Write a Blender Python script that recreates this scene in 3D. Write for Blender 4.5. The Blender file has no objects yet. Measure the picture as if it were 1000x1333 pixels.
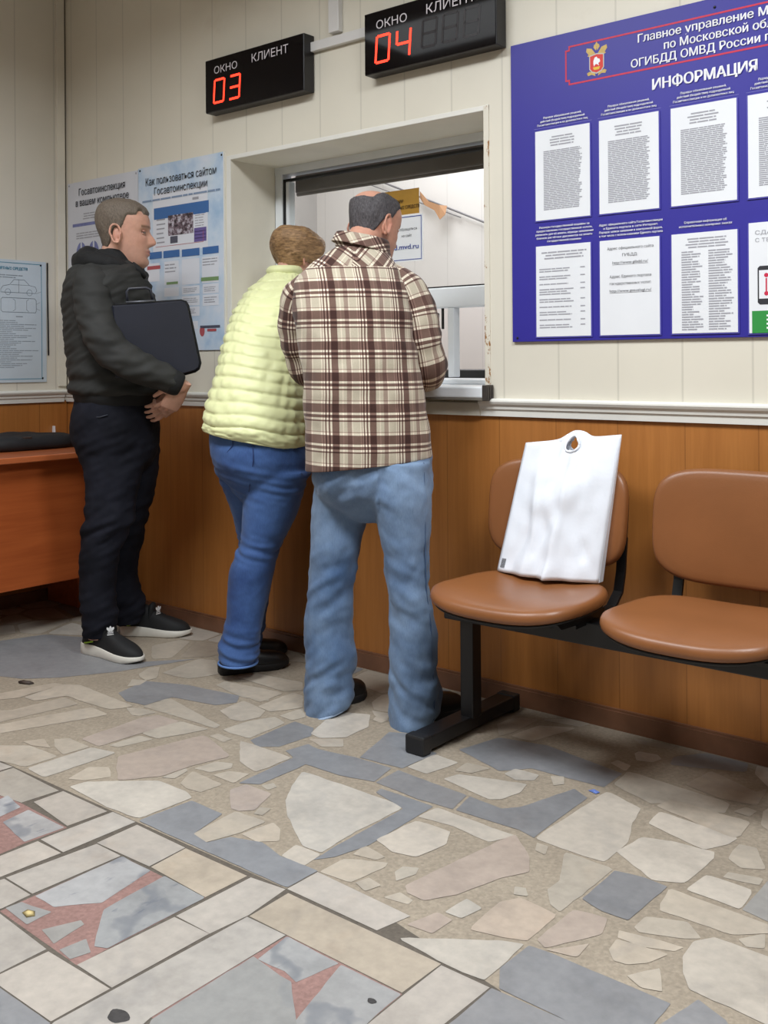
import bpy, bmesh, math, random, mathutils
import numpy as np
from mathutils import Vector, Matrix, noise

random.seed(7)
SC = bpy.context.scene
COL = SC.collection
PI = math.pi

# ------------------------------------------------------------------ camera, light, exposure
CAM_F, CAM_CX, CAM_CY, YAW, ROLL, CAM_H = 1338.0, 500.0, 470.5, -0.693, -0.007, 1.12
FW = Vector((math.sin(YAW), math.cos(YAW), 0))
_R = Vector((math.cos(YAW), -math.sin(YAW), 0))
_U = Vector((0, 0, 1))
RT = _R * math.cos(ROLL) + _U * math.sin(ROLL)
UP = _U * math.cos(ROLL) - _R * math.sin(ROLL)
CP = Vector((0, 0, CAM_H))

cam_data = bpy.data.cameras.new('camera')
cam = bpy.data.objects.new('camera', cam_data)
COL.objects.link(cam)
cam.matrix_world = Matrix(((RT.x, UP.x, -FW.x, 0), (RT.y, UP.y, -FW.y, 0), (RT.z, UP.z, -FW.z, CAM_H), (0, 0, 0, 1)))
cam_data.sensor_fit = 'AUTO'
cam_data.sensor_width = 36.0
cam_data.lens = CAM_F / 1333.0 * 36.0
cam_data.shift_y = -(666.5 - CAM_CY) / 1333.0
cam_data.clip_start = 0.05
SC.camera = cam

SC.view_settings.view_transform = 'Standard'
SC.view_settings.look = 'None'
SC.view_settings.gamma = 1.0
SC.view_settings.use_curve_mapping = False
SC.view_settings.exposure = 0.07

world = bpy.data.worlds.new('world')
SC.world = world
world.use_nodes = True
world.node_tree.nodes['Background'].inputs[0].default_value = (0.9, 0.95, 1.0, 1)
world.node_tree.nodes['Background'].inputs[1].default_value = 0.05

CEIL = 3.05
def area_light(name, loc, sx, sy, power, spread=PI, color=(1, 0.97, 0.92), rot=(0, 0, 0)):
    l = bpy.data.lights.new(name, 'AREA')
    l.shape = 'RECTANGLE'; l.size = sx; l.size_y = sy; l.energy = power; l.color = color; l.spread = spread
    o = bpy.data.objects.new(name, l); COL.objects.link(o); o.location = loc; o.rotation_euler = rot
    return o
# (x, y, power) of the louvred ceiling fittings in the hall
HALL = [(-0.25, 1.45, 64, 168), (-2.25, 1.05, 56, 160), (1.5, 0.9, 12, 150), (-0.4, -1.3, 7, 150), (1.6, -1.3, 5, 150), (-2.6, -1.3, 10, 168), (-3.3, 0.9, 6, 160)]
for (x, y, p, sp) in HALL:
    area_light('ceiling_lamp_glow', (x, y, CEIL - 0.075), 1.1, 0.5, p, spread=math.radians(sp), color=(0.93, 0.97, 1.0))
# the office behind the counter window
area_light('office_lamp_glow', (-3.2, 4.1, CEIL - 0.03), 1.2, 1.2, 46, color=(0.97, 0.97, 1.0))

# ------------------------------------------------------------------ helpers
def at(px, py, d):
    """world point at forward distance d from the camera"""
    return CP + (FW + RT * ((px - CAM_CX) / CAM_F) - UP * ((py - CAM_CY) / CAM_F)) * d
def ray(px, py):
    return FW + RT * ((px - CAM_CX) / CAM_F) - UP * ((py - CAM_CY) / CAM_F)
def on_y(px, py, Y):
    r = ray(px, py); return CP + r * (Y / r.y)
def on_x(px, py, X):
    r = ray(px, py); return CP + r * (X / r.x)
def on_z(px, py, Z=0.0):
    r = ray(px, py); return CP + r * ((Z - CAM_H) / r.z)

def s2l(c):
    c = c / 255.0
    return c / 12.92 if c <= 0.04045 else ((c + 0.055) / 1.055) ** 2.4
def lin(rgb):
    return (s2l(rgb[0]), s2l(rgb[1]), s2l(rgb[2]), 1.0)

class NT:
    def __init__(self, name):
        self.m = bpy.data.materials.new(name); self.m.use_nodes = True
        self.t = self.m.node_tree; self.b = self.t.nodes['Principled BSDF']
        self.coord = None
    def n(self, typ, **kw):
        x = self.t.nodes.new(typ)
        for k, v in kw.items(): setattr(x, k, v)
        return x
    def l(self, a, b): self.t.links.new(a, b)
    def obj(self):
        if not self.coord: self.coord = self.n('ShaderNodeTexCoord')
        return self.coord.outputs['Object']
    def math(self, op, a, b=None, c=None):
        x = self.n('ShaderNodeMath', operation=op)
        for i, v in enumerate((a, b, c)):
            if v is None: continue
            if isinstance(v, (int, float)): x.inputs[i].default_value = v
            else: self.l(v, x.inputs[i])
        return x.outputs[0]
    def noise(self, scale, detail=3, vec=None, stretch=None, rough=0.55):
        x = self.n('ShaderNodeTexNoise'); x.inputs['Scale'].default_value = scale; x.inputs['Detail'].default_value = detail
        x.inputs['Roughness'].default_value = rough
        v = vec or self.obj()
        if stretch:
            mp = self.n('ShaderNodeMapping'); mp.inputs['Scale'].default_value = stretch; self.l(v, mp.inputs['Vector']); v = mp.outputs[0]
        self.l(v, x.inputs['Vector']); return x.outputs[0]
    def mix(self, fac, a, b, mode='MIX'):
        x = self.n('ShaderNodeMix', data_type='RGBA', blend_type=mode)
        for s, v in ((0, fac), (6, a), (7, b)):
            if isinstance(v, (int, float, tuple)): x.inputs[s].default_value = v
            else: self.l(v, x.inputs[s])
        return x.outputs[2]
    def ramp(self, fac, stops, interp='LINEAR'):
        x = self.n('ShaderNodeValToRGB'); x.color_ramp.interpolation = interp
        e = x.color_ramp.elements
        while len(e) < len(stops): e.new(0.5)
        for i, (p, c) in enumerate(stops): e[i].position = p; e[i].color = c
        self.l(fac, x.inputs[0]); return x.outputs[0]
    def bump(self, h, strength=0.3, dist=0.002):
        x = self.n('ShaderNodeBump'); x.inputs['Strength'].default_value = strength; x.inputs['Distance'].default_value = dist
        self.l(h, x.inputs['Height']); self.l(x.outputs[0], self.b.inputs['Normal'])
    def color(self, c):
        if isinstance(c, tuple): self.b.inputs['Base Color'].default_value = c
        else: self.l(c, self.b.inputs['Base Color'])
    def set(self, rough=0.5, metal=0.0, spec=0.5, coat=0.0, sheen=0.0):
        self.b.inputs['Roughness'].default_value = rough; self.b.inputs['Metallic'].default_value = metal
        self.b.inputs['Specular IOR Level'].default_value = spec; self.b.inputs['Coat Weight'].default_value = coat
        self.b.inputs['Sheen Weight'].default_value = sheen
        return self

MATS = {}
def mat(name, rgb, rough=0.5, metal=0.0, spec=0.5, var=0.06, vscale=9.0, bump=0.0, bscale=60.0, coat=0.0, sheen=0.0):
    """procedural material: base colour with a little noise in it, optional fine bump"""
    if name in MATS: return MATS[name]
    t = NT(name); c = lin(rgb)
    if var > 0:
        f = t.noise(vscale, 4)
        lo = tuple(v * (1 - var * 1.6) for v in c[:3]) + (1,); hi = tuple(min(1, v * (1 + var * 1.6)) for v in c[:3]) + (1,)
        t.color(t.ramp(f, [(0.3, lo), (0.7, hi)]))
    else: t.color(c)
    if bump > 0: t.bump(t.noise(bscale, 4), bump, 0.002)
    t.set(rough, metal, spec, coat, sheen)
    MATS[name] = t.m; return t.m
def emit(name, rgb, strength):
    if name in MATS: return MATS[name]
    t = NT(name); t.color((0.01, 0.01, 0.01, 1)); t.b.inputs['Emission Color'].default_value = lin(rgb); t.b.inputs['Emission Strength'].default_value = strength
    MATS[name] = t.m; return t.m

def tag(o, label=None, cat=None, group=None, kind=None):
    if label: o['label'] = label
    if cat: o['category'] = cat
    if group: o['group'] = group
    if kind: o['kind'] = kind
    return o
def empty(name, loc, rz=0.0):
    o = bpy.data.objects.new(name, None); COL.objects.link(o); o.location = loc; o.rotation_euler = (0, 0, rz)
    o.empty_display_size = 0.1; return o

class MB:
    """collects shapes in world space and links them as one mesh object"""
    def __init__(self): self.v = []; self.f = []; self.mi = []; self.sm = []
    def add(self, vs, fs, smooth=False, mi=0):
        b = len(self.v); self.v += [tuple(x) for x in vs]
        self.f += [tuple(i + b for i in q) for q in fs]; self.mi += [mi] * len(fs); self.sm += [smooth] * len(fs)
        return self
    def box(self, x0, y0, z0, x1, y1, z1, mi=0):
        vs = [(x, y, z) for x in (x0, x1) for y in (y0, y1) for z in (z0, z1)]
        fs = [(0, 1, 3, 2), (4, 6, 7, 5), (0, 4, 5, 1), (2, 3, 7, 6), (0, 2, 6, 4), (1, 5, 7, 3)]
        return self.add(vs, fs, False, mi)
    def bevel_box(self, x0, y0, z0, x1, y1, z1, r=0.005, mi=0, seg=2):
        bm = bmesh.new(); bmesh.ops.create_cube(bm, size=1)
        for v in bm.verts:
            v.co = Vector(((x0 + x1) / 2 + v.co.x * (x1 - x0), (y0 + y1) / 2 + v.co.y * (y1 - y0), (z0 + z1) / 2 + v.co.z * (z1 - z0)))
        bmesh.ops.bevel(bm, geom=bm.edges[:], offset=r, segments=seg, affect='EDGES', profile=0.5)
        bm.verts.index_update(); vs = [v.co.copy() for v in bm.verts]; fs = [[v.index for v in f.verts] for f in bm.faces]; bm.free()
        return self.add(vs, fs, False, mi)
    def tube(self, pts, r, n=12, mi=0, smooth=True, cap=True):
        rr = r if isinstance(r, (list, tuple)) else [r] * len(pts)
        vs, fs = [], []; pts = [Vector(p) for p in pts]; ref = None
        for i, p in enumerate(pts):
            t = (pts[min(i + 1, len(pts) - 1)] - pts[max(i - 1, 0)]).normalized()
            if ref is None: ref = Vector((0, 0, 1)) if abs(t.z) < 0.9 else Vector((1, 0, 0))
            a = (ref - t * ref.dot(t)).normalized(); b = t.cross(a); ref = a
            for k in range(n):
                w = 2 * PI * k / n; vs.append(p + (a * math.cos(w) + b * math.sin(w)) * rr[i])
        m = len(pts)
        for i in range(m - 1):
            for k in range(n):
                fs.append((i * n + k, i * n + (k + 1) % n, (i + 1) * n + (k + 1) % n, (i + 1) * n + k))
        if cap: fs.append(tuple(range(n - 1, -1, -1))); fs.append(tuple((m - 1) * n + k for k in range(n)))
        return self.add(vs, fs, smooth, mi)
    def ball(self, c, rx, ry=None, rz=None, n=16, mi=0, axes=None):
        ry = ry or rx; rz = rz or rx; c = Vector(c)
        A = axes or (Vector((1, 0, 0)), Vector((0, 1, 0)), Vector((0, 0, 1)))
        vs = []; fs = []; m = n // 2
        for i in range(m + 1):
            p = PI * i / m
            for k in range(n):
                w = 2 * PI * k / n
                vs.append(c + A[0] * (rx * math.sin(p) * math.cos(w)) + A[1] * (ry * math.sin(p) * math.sin(w)) + A[2] * (rz * math.cos(p)))
        for i in range(m):
            for k in range(n): fs.append((i * n + k, (i + 1) * n + k, (i + 1) * n + (k + 1) % n, i * n + (k + 1) % n))
        return self.add(vs, fs, True, mi)
    def prism(self, poly, axis, lo, hi, mi=0):
        """poly: 2-D outline; axis 'x','y' or 'z' is the direction of thickness"""
        def P(a, b, c): return {'y': (a, c, b), 'x': (c, a, b), 'z': (a, b, c)}[axis]
        n = len(poly); vs = [P(a, b, lo) for a, b in poly] + [P(a, b, hi) for a, b in poly]
        fs = [tuple(range(n)), tuple(range(2 * n - 1, n - 1, -1))] + [(i, n + i, n + (i + 1) % n, (i + 1) % n) for i in range(n)]
        return self.add(vs, fs, False, mi)
    def build(self, name, mats, parent=None, fix=True, weld=False):
        me = bpy.data.meshes.new(name); me.from_pydata(self.v, [], self.f)
        for m in (mats if isinstance(mats, (list, tuple)) else [mats]): me.materials.append(m)
        for p, i, s in zip(me.polygons, self.mi, self.sm): p.material_index = i; p.use_smooth = s
        if fix or weld:
            bm = bmesh.new(); bm.from_mesh(me)
            if weld: bmesh.ops.remove_doubles(bm, verts=bm.verts[:], dist=1e-5)
            bmesh.ops.recalc_face_normals(bm, faces=bm.faces[:]); bm.to_mesh(me); bm.free()
        me.update()
        return link(name, me, parent)
def link(name, me, parent=None):
    o = bpy.data.objects.new(name, me); COL.objects.link(o)
    if parent is not None:
        o.parent = parent
        loc = parent.location; p = parent.parent
        M = Matrix.LocRotScale(parent.location, parent.rotation_euler, parent.scale)
        while p is not None:
            M = Matrix.LocRotScale(p.location, p.rotation_euler, p.scale) @ M; p = p.parent
        me.transform(M.inverted())
    return o
def structure(o): o['kind'] = 'structure'; return o

# ---- flat printed layers on a wall: plane 'F' faces -Y at Y0, plane 'L' faces +X at X0
class Flat:
    def __init__(self, plane, base): self.pl = plane; self.base = base; self.mb = MB(); self.done = []
    def new(self):
        """begin another piece: it becomes an object of its own"""
        if self.mb.v: self.done.append(self.mb); self.mb = MB()
        return self
    def P(self, a, z, off): return (a, self.base - off, z) if self.pl == 'F' else (self.base + off, a, z)
    def rect(self, a0, z0, a1, z1, off=0.0006):
        self.mb.add([self.P(a0, z0, off), self.P(a1, z0, off), self.P(a1, z1, off), self.P(a0, z1, off)], [(0, 1, 2, 3)]); return self
    def poly(self, pts, off=0.0006):
        self.mb.add([self.P(a, z, off) for a, z in pts], [tuple(range(len(pts)))]); return self
    def stroke(self, pts, w, off=0.0006, closed=False):
        n = len(pts)
        for i in range(n if closed else n - 1):
            a, b = Vector(pts[i]), Vector(pts[(i + 1) % n]); d = b - a
            if d.length < 1e-6: continue
            d.normalize(); q = Vector((-d.y, d.x)) * w / 2; e = d * w * 0.4
            self.poly([tuple(a - e + q), tuple(a - e - q), tuple(b + e - q), tuple(b + e + q)], off + (i % 3) * 0.0003)
        return self
    def ell(self, ca, cz, ra, rz, off=0.0006, n=24):
        return self.poly([(ca + ra * math.cos(2 * PI * i / n), cz + rz * math.sin(2 * PI * i / n)) for i in range(n)], off)
    def lines(self, a0, z0, a1, z1, n, th=0.45, rnd=0.25, off=0.0006, words=True, seed=1, align='l'):
        """n rows of small print, drawn as dashes of word length"""
        self.new()
        r = random.Random(seed); pitch = (z1 - z0) / n; W = a1 - a0
        for i in range(n):
            z = z1 - (i + 0.5) * pitch; full = W * (1 - r.random() * rnd)
            s = a0 + ((W - full) / 2 if align == 'c' else 0); e = s + full
            if not words: self.rect(s, z - pitch * th / 2, e, z + pitch * th / 2, off); continue
            while s < e - 1e-4:
                w = pitch * (1.2 + 3.2 * r.random()); q = min(s + w * 1.4, e)
                self.rect(s, z - pitch * th / 2, q, z + pitch * th / 2, off); s = q + pitch * 0.30
        return self
    def build(self, name, m, parent=None):
        o = None
        for b in self.done + ([self.mb] if self.mb.v else []):
            q = b.build(name, m, parent, fix=False); o = o or q
        return o

_TEXTS = {}
def text_mesh(body, bold=0.0):
    """outlines of the letters, each closed contour filled on its own (the font's contours overlap)"""
    if body in _TEXTS: return _TEXTS[body]
    c = bpy.data.curves.new('lettering', 'FONT'); c.body = body
    o = bpy.data.objects.new('lettering', c); COL.objects.link(o)
    dg = bpy.context.evaluated_depsgraph_get(); dg.update()
    cu = o.evaluated_get(dg).to_curve(dg); loops = []
    for sp in cu.splines:
        pts = []
        if sp.type == 'BEZIER':
            bp = sp.bezier_points; n = len(bp)
            for i in range(n):
                p, q = bp[i], bp[(i + 1) % n]
                d0, d1 = (p.handle_right - p.co), (q.handle_left - q.co); ch = q.co - p.co
                straight = abs(d0.cross(ch).z) < 1e-5 and abs(d1.cross(ch).z) < 1e-5
                pts += [v.xy for v in mathutils.geometry.interpolate_bezier(p.co, p.handle_right, q.handle_left, q.co, 2 if straight else 5)[:-1]]
        else: pts = [p.co.xy for p in sp.points]
        clean = []
        for v in pts:
            if not clean or (v - clean[-1]).length > 1e-5: clean.append(v)
        if len(clean) > 2: loops.append(clean)
    bpy.data.objects.remove(o); bpy.data.curves.remove(c)
    area = lambda l: sum(a.x * b.y - a.y * b.x for a, b in zip(l, l[1:] + l[:1])) / 2
    big = max(loops, key=lambda l: abs(area(l))); sg = 1 if area(big) > 0 else -1
    outer = [l for l in loops if area(l) * sg > 0]; holes = [l for l in loops if area(l) * sg < 0]
    lone = [h for h in holes if not any(inside2(h[0], l) and abs(area(h)) < abs(area(l)) for l in outer)]
    outer += lone; holes = [h for h in holes if not any(h is q for q in lone)]
    vs, fs = [], []
    for i, l in enumerate(outer):
        hs = [h for h in holes if inside2(h[0], l) and abs(area(h)) < abs(area(l))]
        polys = [[Vector((v.x, v.y, 0)) for v in p] for p in [l] + hs]; flat = [v for p in polys for v in p]
        for t in mathutils.geometry.tessellate_polygon(polys):
            A, B, C = (flat[k] for k in t); k = (B - A).cross(C - A).z
            if abs(k) < 1e-10: continue
            t = t if k > 0 else t[::-1]; b = len(vs); z = (i % 3) * 0.00025 + (len(fs) % 6) * 0.00004
            vs += [Vector((flat[q].x, flat[q].y, z)) for q in t]; fs.append((b, b + 1, b + 2))
    _TEXTS[body] = (vs, fs); return vs, fs
def inside2(p, poly):
    r = False; j = len(poly) - 1
    for i in range(len(poly)):
        a, b = poly[i], poly[j]
        if (a.y > p.y) != (b.y > p.y) and p.x < (b.x - a.x) * (p.y - a.y) / (b.y - a.y) + a.x: r = not r
        j = i
    return r
def text_on(fl, body, a0, z0, width, cap, off=0.0008, bold=0.0, prefix=None):
    """lettering added to a Flat: left end a0, base line z0, width of body (or of prefix), capital height cap"""
    vs, fs = text_mesh(body, bold)
    ref = text_mesh(prefix, bold)[0] if prefix else vs
    x0 = min(v.x for v in vs); w = max(v.x for v in ref) - min(v.x for v in ref)
    H = max(v.y for v in text_mesh('Н', bold)[0])
    sx, sz = width / w, cap / H
    fl.new(); k = 3 if bold else 1
    for j in range(k):                      # heavier lettering: the same outline set three times side by side
        dx = (j - 1) * bold * 1.3 * sx if bold else 0
        fl.mb.add([fl.P(a0 + (v.x - x0) * sx + dx, z0 + v.y * sz, off + v.z + j * 0.0009) for v in vs], fs)
    return fl
# ------------------------------------------------------------------ the room
XL, XR, YF, YB = -4.36, 2.9, 2.847, -3.4     # left wall, right wall, front wall (with the window), back wall
YG = 3.097                                    # plane of the window frame
OX0, OX1, OZ0, OZ1 = -3.178, -1.922, 1.000, 1.955   # window opening
ZT0, ZT1 = 0.945, 0.992                       # dado rail

def panel_mat(name, rgb, axis, pitch, phase, line=0.006, var=0.05, stains=False):
    """painted board with narrow vertical grooves every «pitch» metres"""
    t = NT(name); sep = t.n('ShaderNodeSeparateXYZ'); t.l(t.obj(), sep.inputs[0])
    c = sep.outputs['XYZ'.index(axis)]
    f = t.math('FRACT', t.math('DIVIDE', t.math('SUBTRACT', c, phase), pitch))
    d = t.math('ABSOLUTE', t.math('SUBTRACT', f, 0.5))
    g = t.math('GREATER_THAN', d, 0.5 - line / pitch / 2)
    base = lin(rgb); lo = tuple(v * (1 - var) for v in base[:3]) + (1,); hi = tuple(v * (1 + var) for v in base[:3]) + (1,)
    col = t.ramp(t.noise(1.6, 5), [(0.3, lo), (0.7, hi)])
    if stains:
        m = t.ramp(t.noise(2.1, 6, rough=0.7), [(0.60, (0, 0, 0, 1)), (0.78, (1, 1, 1, 1))])
        col = t.mix(t.math('MULTIPLY', m, 0.22), col, lin((160, 135, 100)))
    col = t.mix(t.math('MULTIPLY', g, 0.35), col, tuple(v * 0.55 for v in base[:3]) + (1,))
    t.color(col); t.bump(t.math('SUBTRACT', 1.0, g), 0.5, 0.002); t.set(0.42, spec=0.4)
    return t.m
def wood_mat(name, dark, light, axis='Z', scale=1.0, groove=None, rough=0.38, coat=0.1):
    t = NT(name)
    st = {'Z': (14, 14, 0.7), 'Y': (14, 0.7, 14), 'X': (0.7, 14, 14)}[axis]
    f = t.noise(2.2 * scale, 6, stretch=st, rough=0.62); f2 = t.noise(9 * scale, 4, stretch=st)
    ff = t.math('ADD', t.math('MULTIPLY', f, 0.72), t.math('MULTIPLY', f2, 0.28))
    col = t.ramp(ff, [(0.32, lin(dark)), (0.68, lin(light))])
    if groove:
        ax, pitch, phase, w = groove
        sep = t.n('ShaderNodeSeparateXYZ'); t.l(t.obj(), sep.inputs[0])
        fr = t.math('FRACT', t.math('DIVIDE', t.math('SUBTRACT', sep.outputs['XYZ'.index(ax)], phase), pitch))
        g = t.math('GREATER_THAN', t.math('ABSOLUTE', t.math('SUBTRACT', fr, 0.5)), 0.5 - w / pitch / 2)
        col = t.mix(t.math('MULTIPLY', g, 0.5), col, tuple(v * 0.5 for v in lin(dark)[:3]) + (1,))
        t.bump(t.math('SUBTRACT', 1.0, g), 0.6, 0.002)
    t.color(col); t.set(rough, spec=0.45, coat=coat)
    return t.m

M_WALL_F = panel_mat('cream_panel_front', (221, 215, 200), 'X', 0.2045, -1.2385, stains=True)
M_WALL_L = panel_mat('cream_panel_left', (216, 210, 197), 'Y', 0.2045, 2.786)
M_WOOD_F = wood_mat('wood_panel_front', (162, 102, 49), (182, 119, 60), 'Z', 1.0, ('X', 0.2135, -1.234, 0.003))
M_WOOD_L = wood_mat('wood_panel_left', (162, 102, 49), (182, 119, 60), 'Z', 1.0, ('Y', 0.2135, 2.70, 0.005))
M_TRIM = mat('trim_white', (226, 224, 217), 0.35, var=0.02)
M_PVC = mat('window_white', (228, 232, 236), 0.3, var=0.015)
M_GASKET = mat('gasket_black', (18, 18, 20), 0.5, var=0.02)
M_CEIL = mat('ceiling_paint', (225, 222, 214), 0.8, var=0.02)
M_PLAIN = mat('plain_wall_paint', (150, 146, 138), 0.7, var=0.03)
M_BASE = mat('skirting_brown', (122, 84, 62), 0.35, var=0.12)
M_OFFICE = mat('office_wall', (226, 222, 219), 0.6, var=0.015)
M_OFFICE_SHADE = mat('office_wall_shaded', (176, 172, 170), 0.6, var=0.02)  # office wall with the shade on its left side painted in

# front wall, upper part around the opening, with the plastered reveal
w = MB()
w.box(XL - 0.1, YF, ZT0, OX0, YG + 0.07, CEIL); w.box(OX1, YF, ZT0, XR + 0.1, YG + 0.07, CEIL)
w.box(OX0, YF, OZ1, OX1, YG + 0.07, CEIL); w.box(OX0, YF + 0.005, ZT0, OX1, YG + 0.07, OZ0 - 0.004)
wall_front = structure(w.build('wall_front', M_WALL_F))
w = MB(); w.box(XL - 0.1, YF + 0.004, -0.05, XR + 0.1, YG + 0.07, ZT0); w.build('wood_panelling', M_WOOD_F, wall_front)
w = MB(); w.box(XL - 0.1, YB, ZT0, XL, YF, CEIL); wall_left = structure(w.build('wall_left', M_WALL_L))
w = MB(); w.box(XL - 0.1, YB, -0.05, XL - 0.004, YF, ZT0); w.build('wood_panelling', M_WOOD_L, wall_left)
w = MB(); w.box(XR, YB - 0.1, -0.05, XR + 0.1, YF, CEIL); structure(w.build('wall_right', M_PLAIN))
w = MB(); w.box(XL - 0.1, YB - 0.1, -0.05, XR, YB, CEIL); structure(w.build('wall_back', M_PLAIN))
w = MB(); w.box(XL - 0.1, YB - 0.1, CEIL, XR + 0.1, YG + 0.07, CEIL + 0.06); structure(w.build('ceiling', M_CEIL))
# lining of the reveal: left cheek, soffit
M_REV = mat('reveal_white', (222, 216, 202), 0.45, var=0.04, vscale=4)
w = MB(); w.box(OX0 - 0.001, YF + 0.001, OZ0, OX0 + 0.004, YG, OZ1); w.box(OX0, YF + 0.001, OZ1 - 0.004, OX1, YG, OZ1 + 0.001)
w.box(OX1 - 0.004, YF + 0.001, OZ0, OX1 + 0.001, YG, OZ1); w.build('reveal_lining', M_REV, wall_front)
# corner angles round the opening; the right-hand one is chipped down to the rusty steel
def chipped():
    t = NT('chipped_corner'); f = t.noise(23, 5, stretch=(1, 1, 0.45), rough=0.7)
    m = t.ramp(f, [(0.57, (0, 0, 0, 1)), (0.61, (1, 1, 1, 1))]); t.color(t.mix(m, lin((218, 212, 198)), lin((150, 104, 52)))); t.set(0.5); return t.m
M_CHIP = chipped()
w = MB(); w.bevel_box(OX1 - 0.003, YF - 0.004, OZ0, OX1 + 0.018, YF + 0.02, OZ1 + 0.012, 0.0015)
structure(w.build('trim_6', M_CHIP))
w = MB(); w.bevel_box(OX0 - 0.02, YF - 0.003, OZ0, OX0 + 0.0032, YF + 0.02, OZ1 + 0.014, 0.0012)
w.bevel_box(OX0 + 0.003, YF - 0.0034, OZ1 - 0.003, OX1 + 0.018, YF + 0.02, OZ1 + 0.0142, 0.0012)
structure(w.build('trim_5', M_TRIM))

# dado rails: a rounded white profile over a flat strip
def rail(name, plane, a0, a1, base):
    prof = [(0, ZT0 - 0.008), (0.006, ZT0 - 0.008), (0.007, ZT0 + 0.010), (0.012, ZT0 + 0.016), (0.013, ZT0 + 0.024), (0.020, ZT0 + 0.032),
            (0.024, ZT0 + 0.040), (0.023, ZT1 - 0.002), (0.016, ZT1 + 0.003), (0, ZT1 + 0.004)]
    m = MB(); n = len(prof)
    def P(a, d, z): return (a, base - d, z) if plane == 'F' else (base + d, a, z)
    vs = [P(a0, d, z) for d, z in prof] + [P(a1, d, z) for d, z in prof]
    m.add(vs, [tuple(range(n)), tuple(range(2 * n - 1, n - 1, -1))] + [(i, n + i, n + (i + 1) % n, (i + 1) % n) for i in range(n)])
    return structure(m.build(name, M_TRIM))
rail('trim_1', 'F', OX1 - 0.02, XR, YF)
rail('trim_2', 'F', XL, OX0 + 0.0, YF)
rail('trim_3', 'L', YB, YF - 0.02, XL)
w = MB(); w.box(OX0, YF - 0.012, ZT0 - 0.008, OX1 - 0.02, YF + 0.006, OZ0 - 0.02); structure(w.build('trim_7', mat('trim_shadow_strip', (196, 190, 176), 0.5, var=0.03)))  # trim band under the sill, its shade put into the grey
# narrow cover strip near the corner of the left wall
pt, pb = on_x(76, 360, XL), on_x(79, 501, XL)
w = MB(); w.bevel_box(XL - 0.002, 2.795, ZT1 + 0.02, XL + 0.012, 2.838, CEIL - 0.002, 0.002); structure(w.build('trim_4', M_REV))
w = MB(); w.box(XL, YF - 0.004, ZT1, XL + 0.005, YF + 0.002, CEIL); structure(w.build('corner_shade_strip', mat('corner_shade', (84, 76, 64), 0.7, var=0.1)))  # added dark strip painting the shadow line in the wall corner
# skirting
w = MB(); w.box(XL, YF - 0.012, 0, XR, YF + 0.006, 0.055); w.box(XL, YF - 0.006, 0.055, XR, YF + 0.006, 0.062)
structure(w.build('baseboard_front', M_BASE))
w = MB(); w.box(XL, YB, 0, XL + 0.012, YF - 0.012, 0.055); structure(w.build('baseboard_left', M_BASE))

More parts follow.
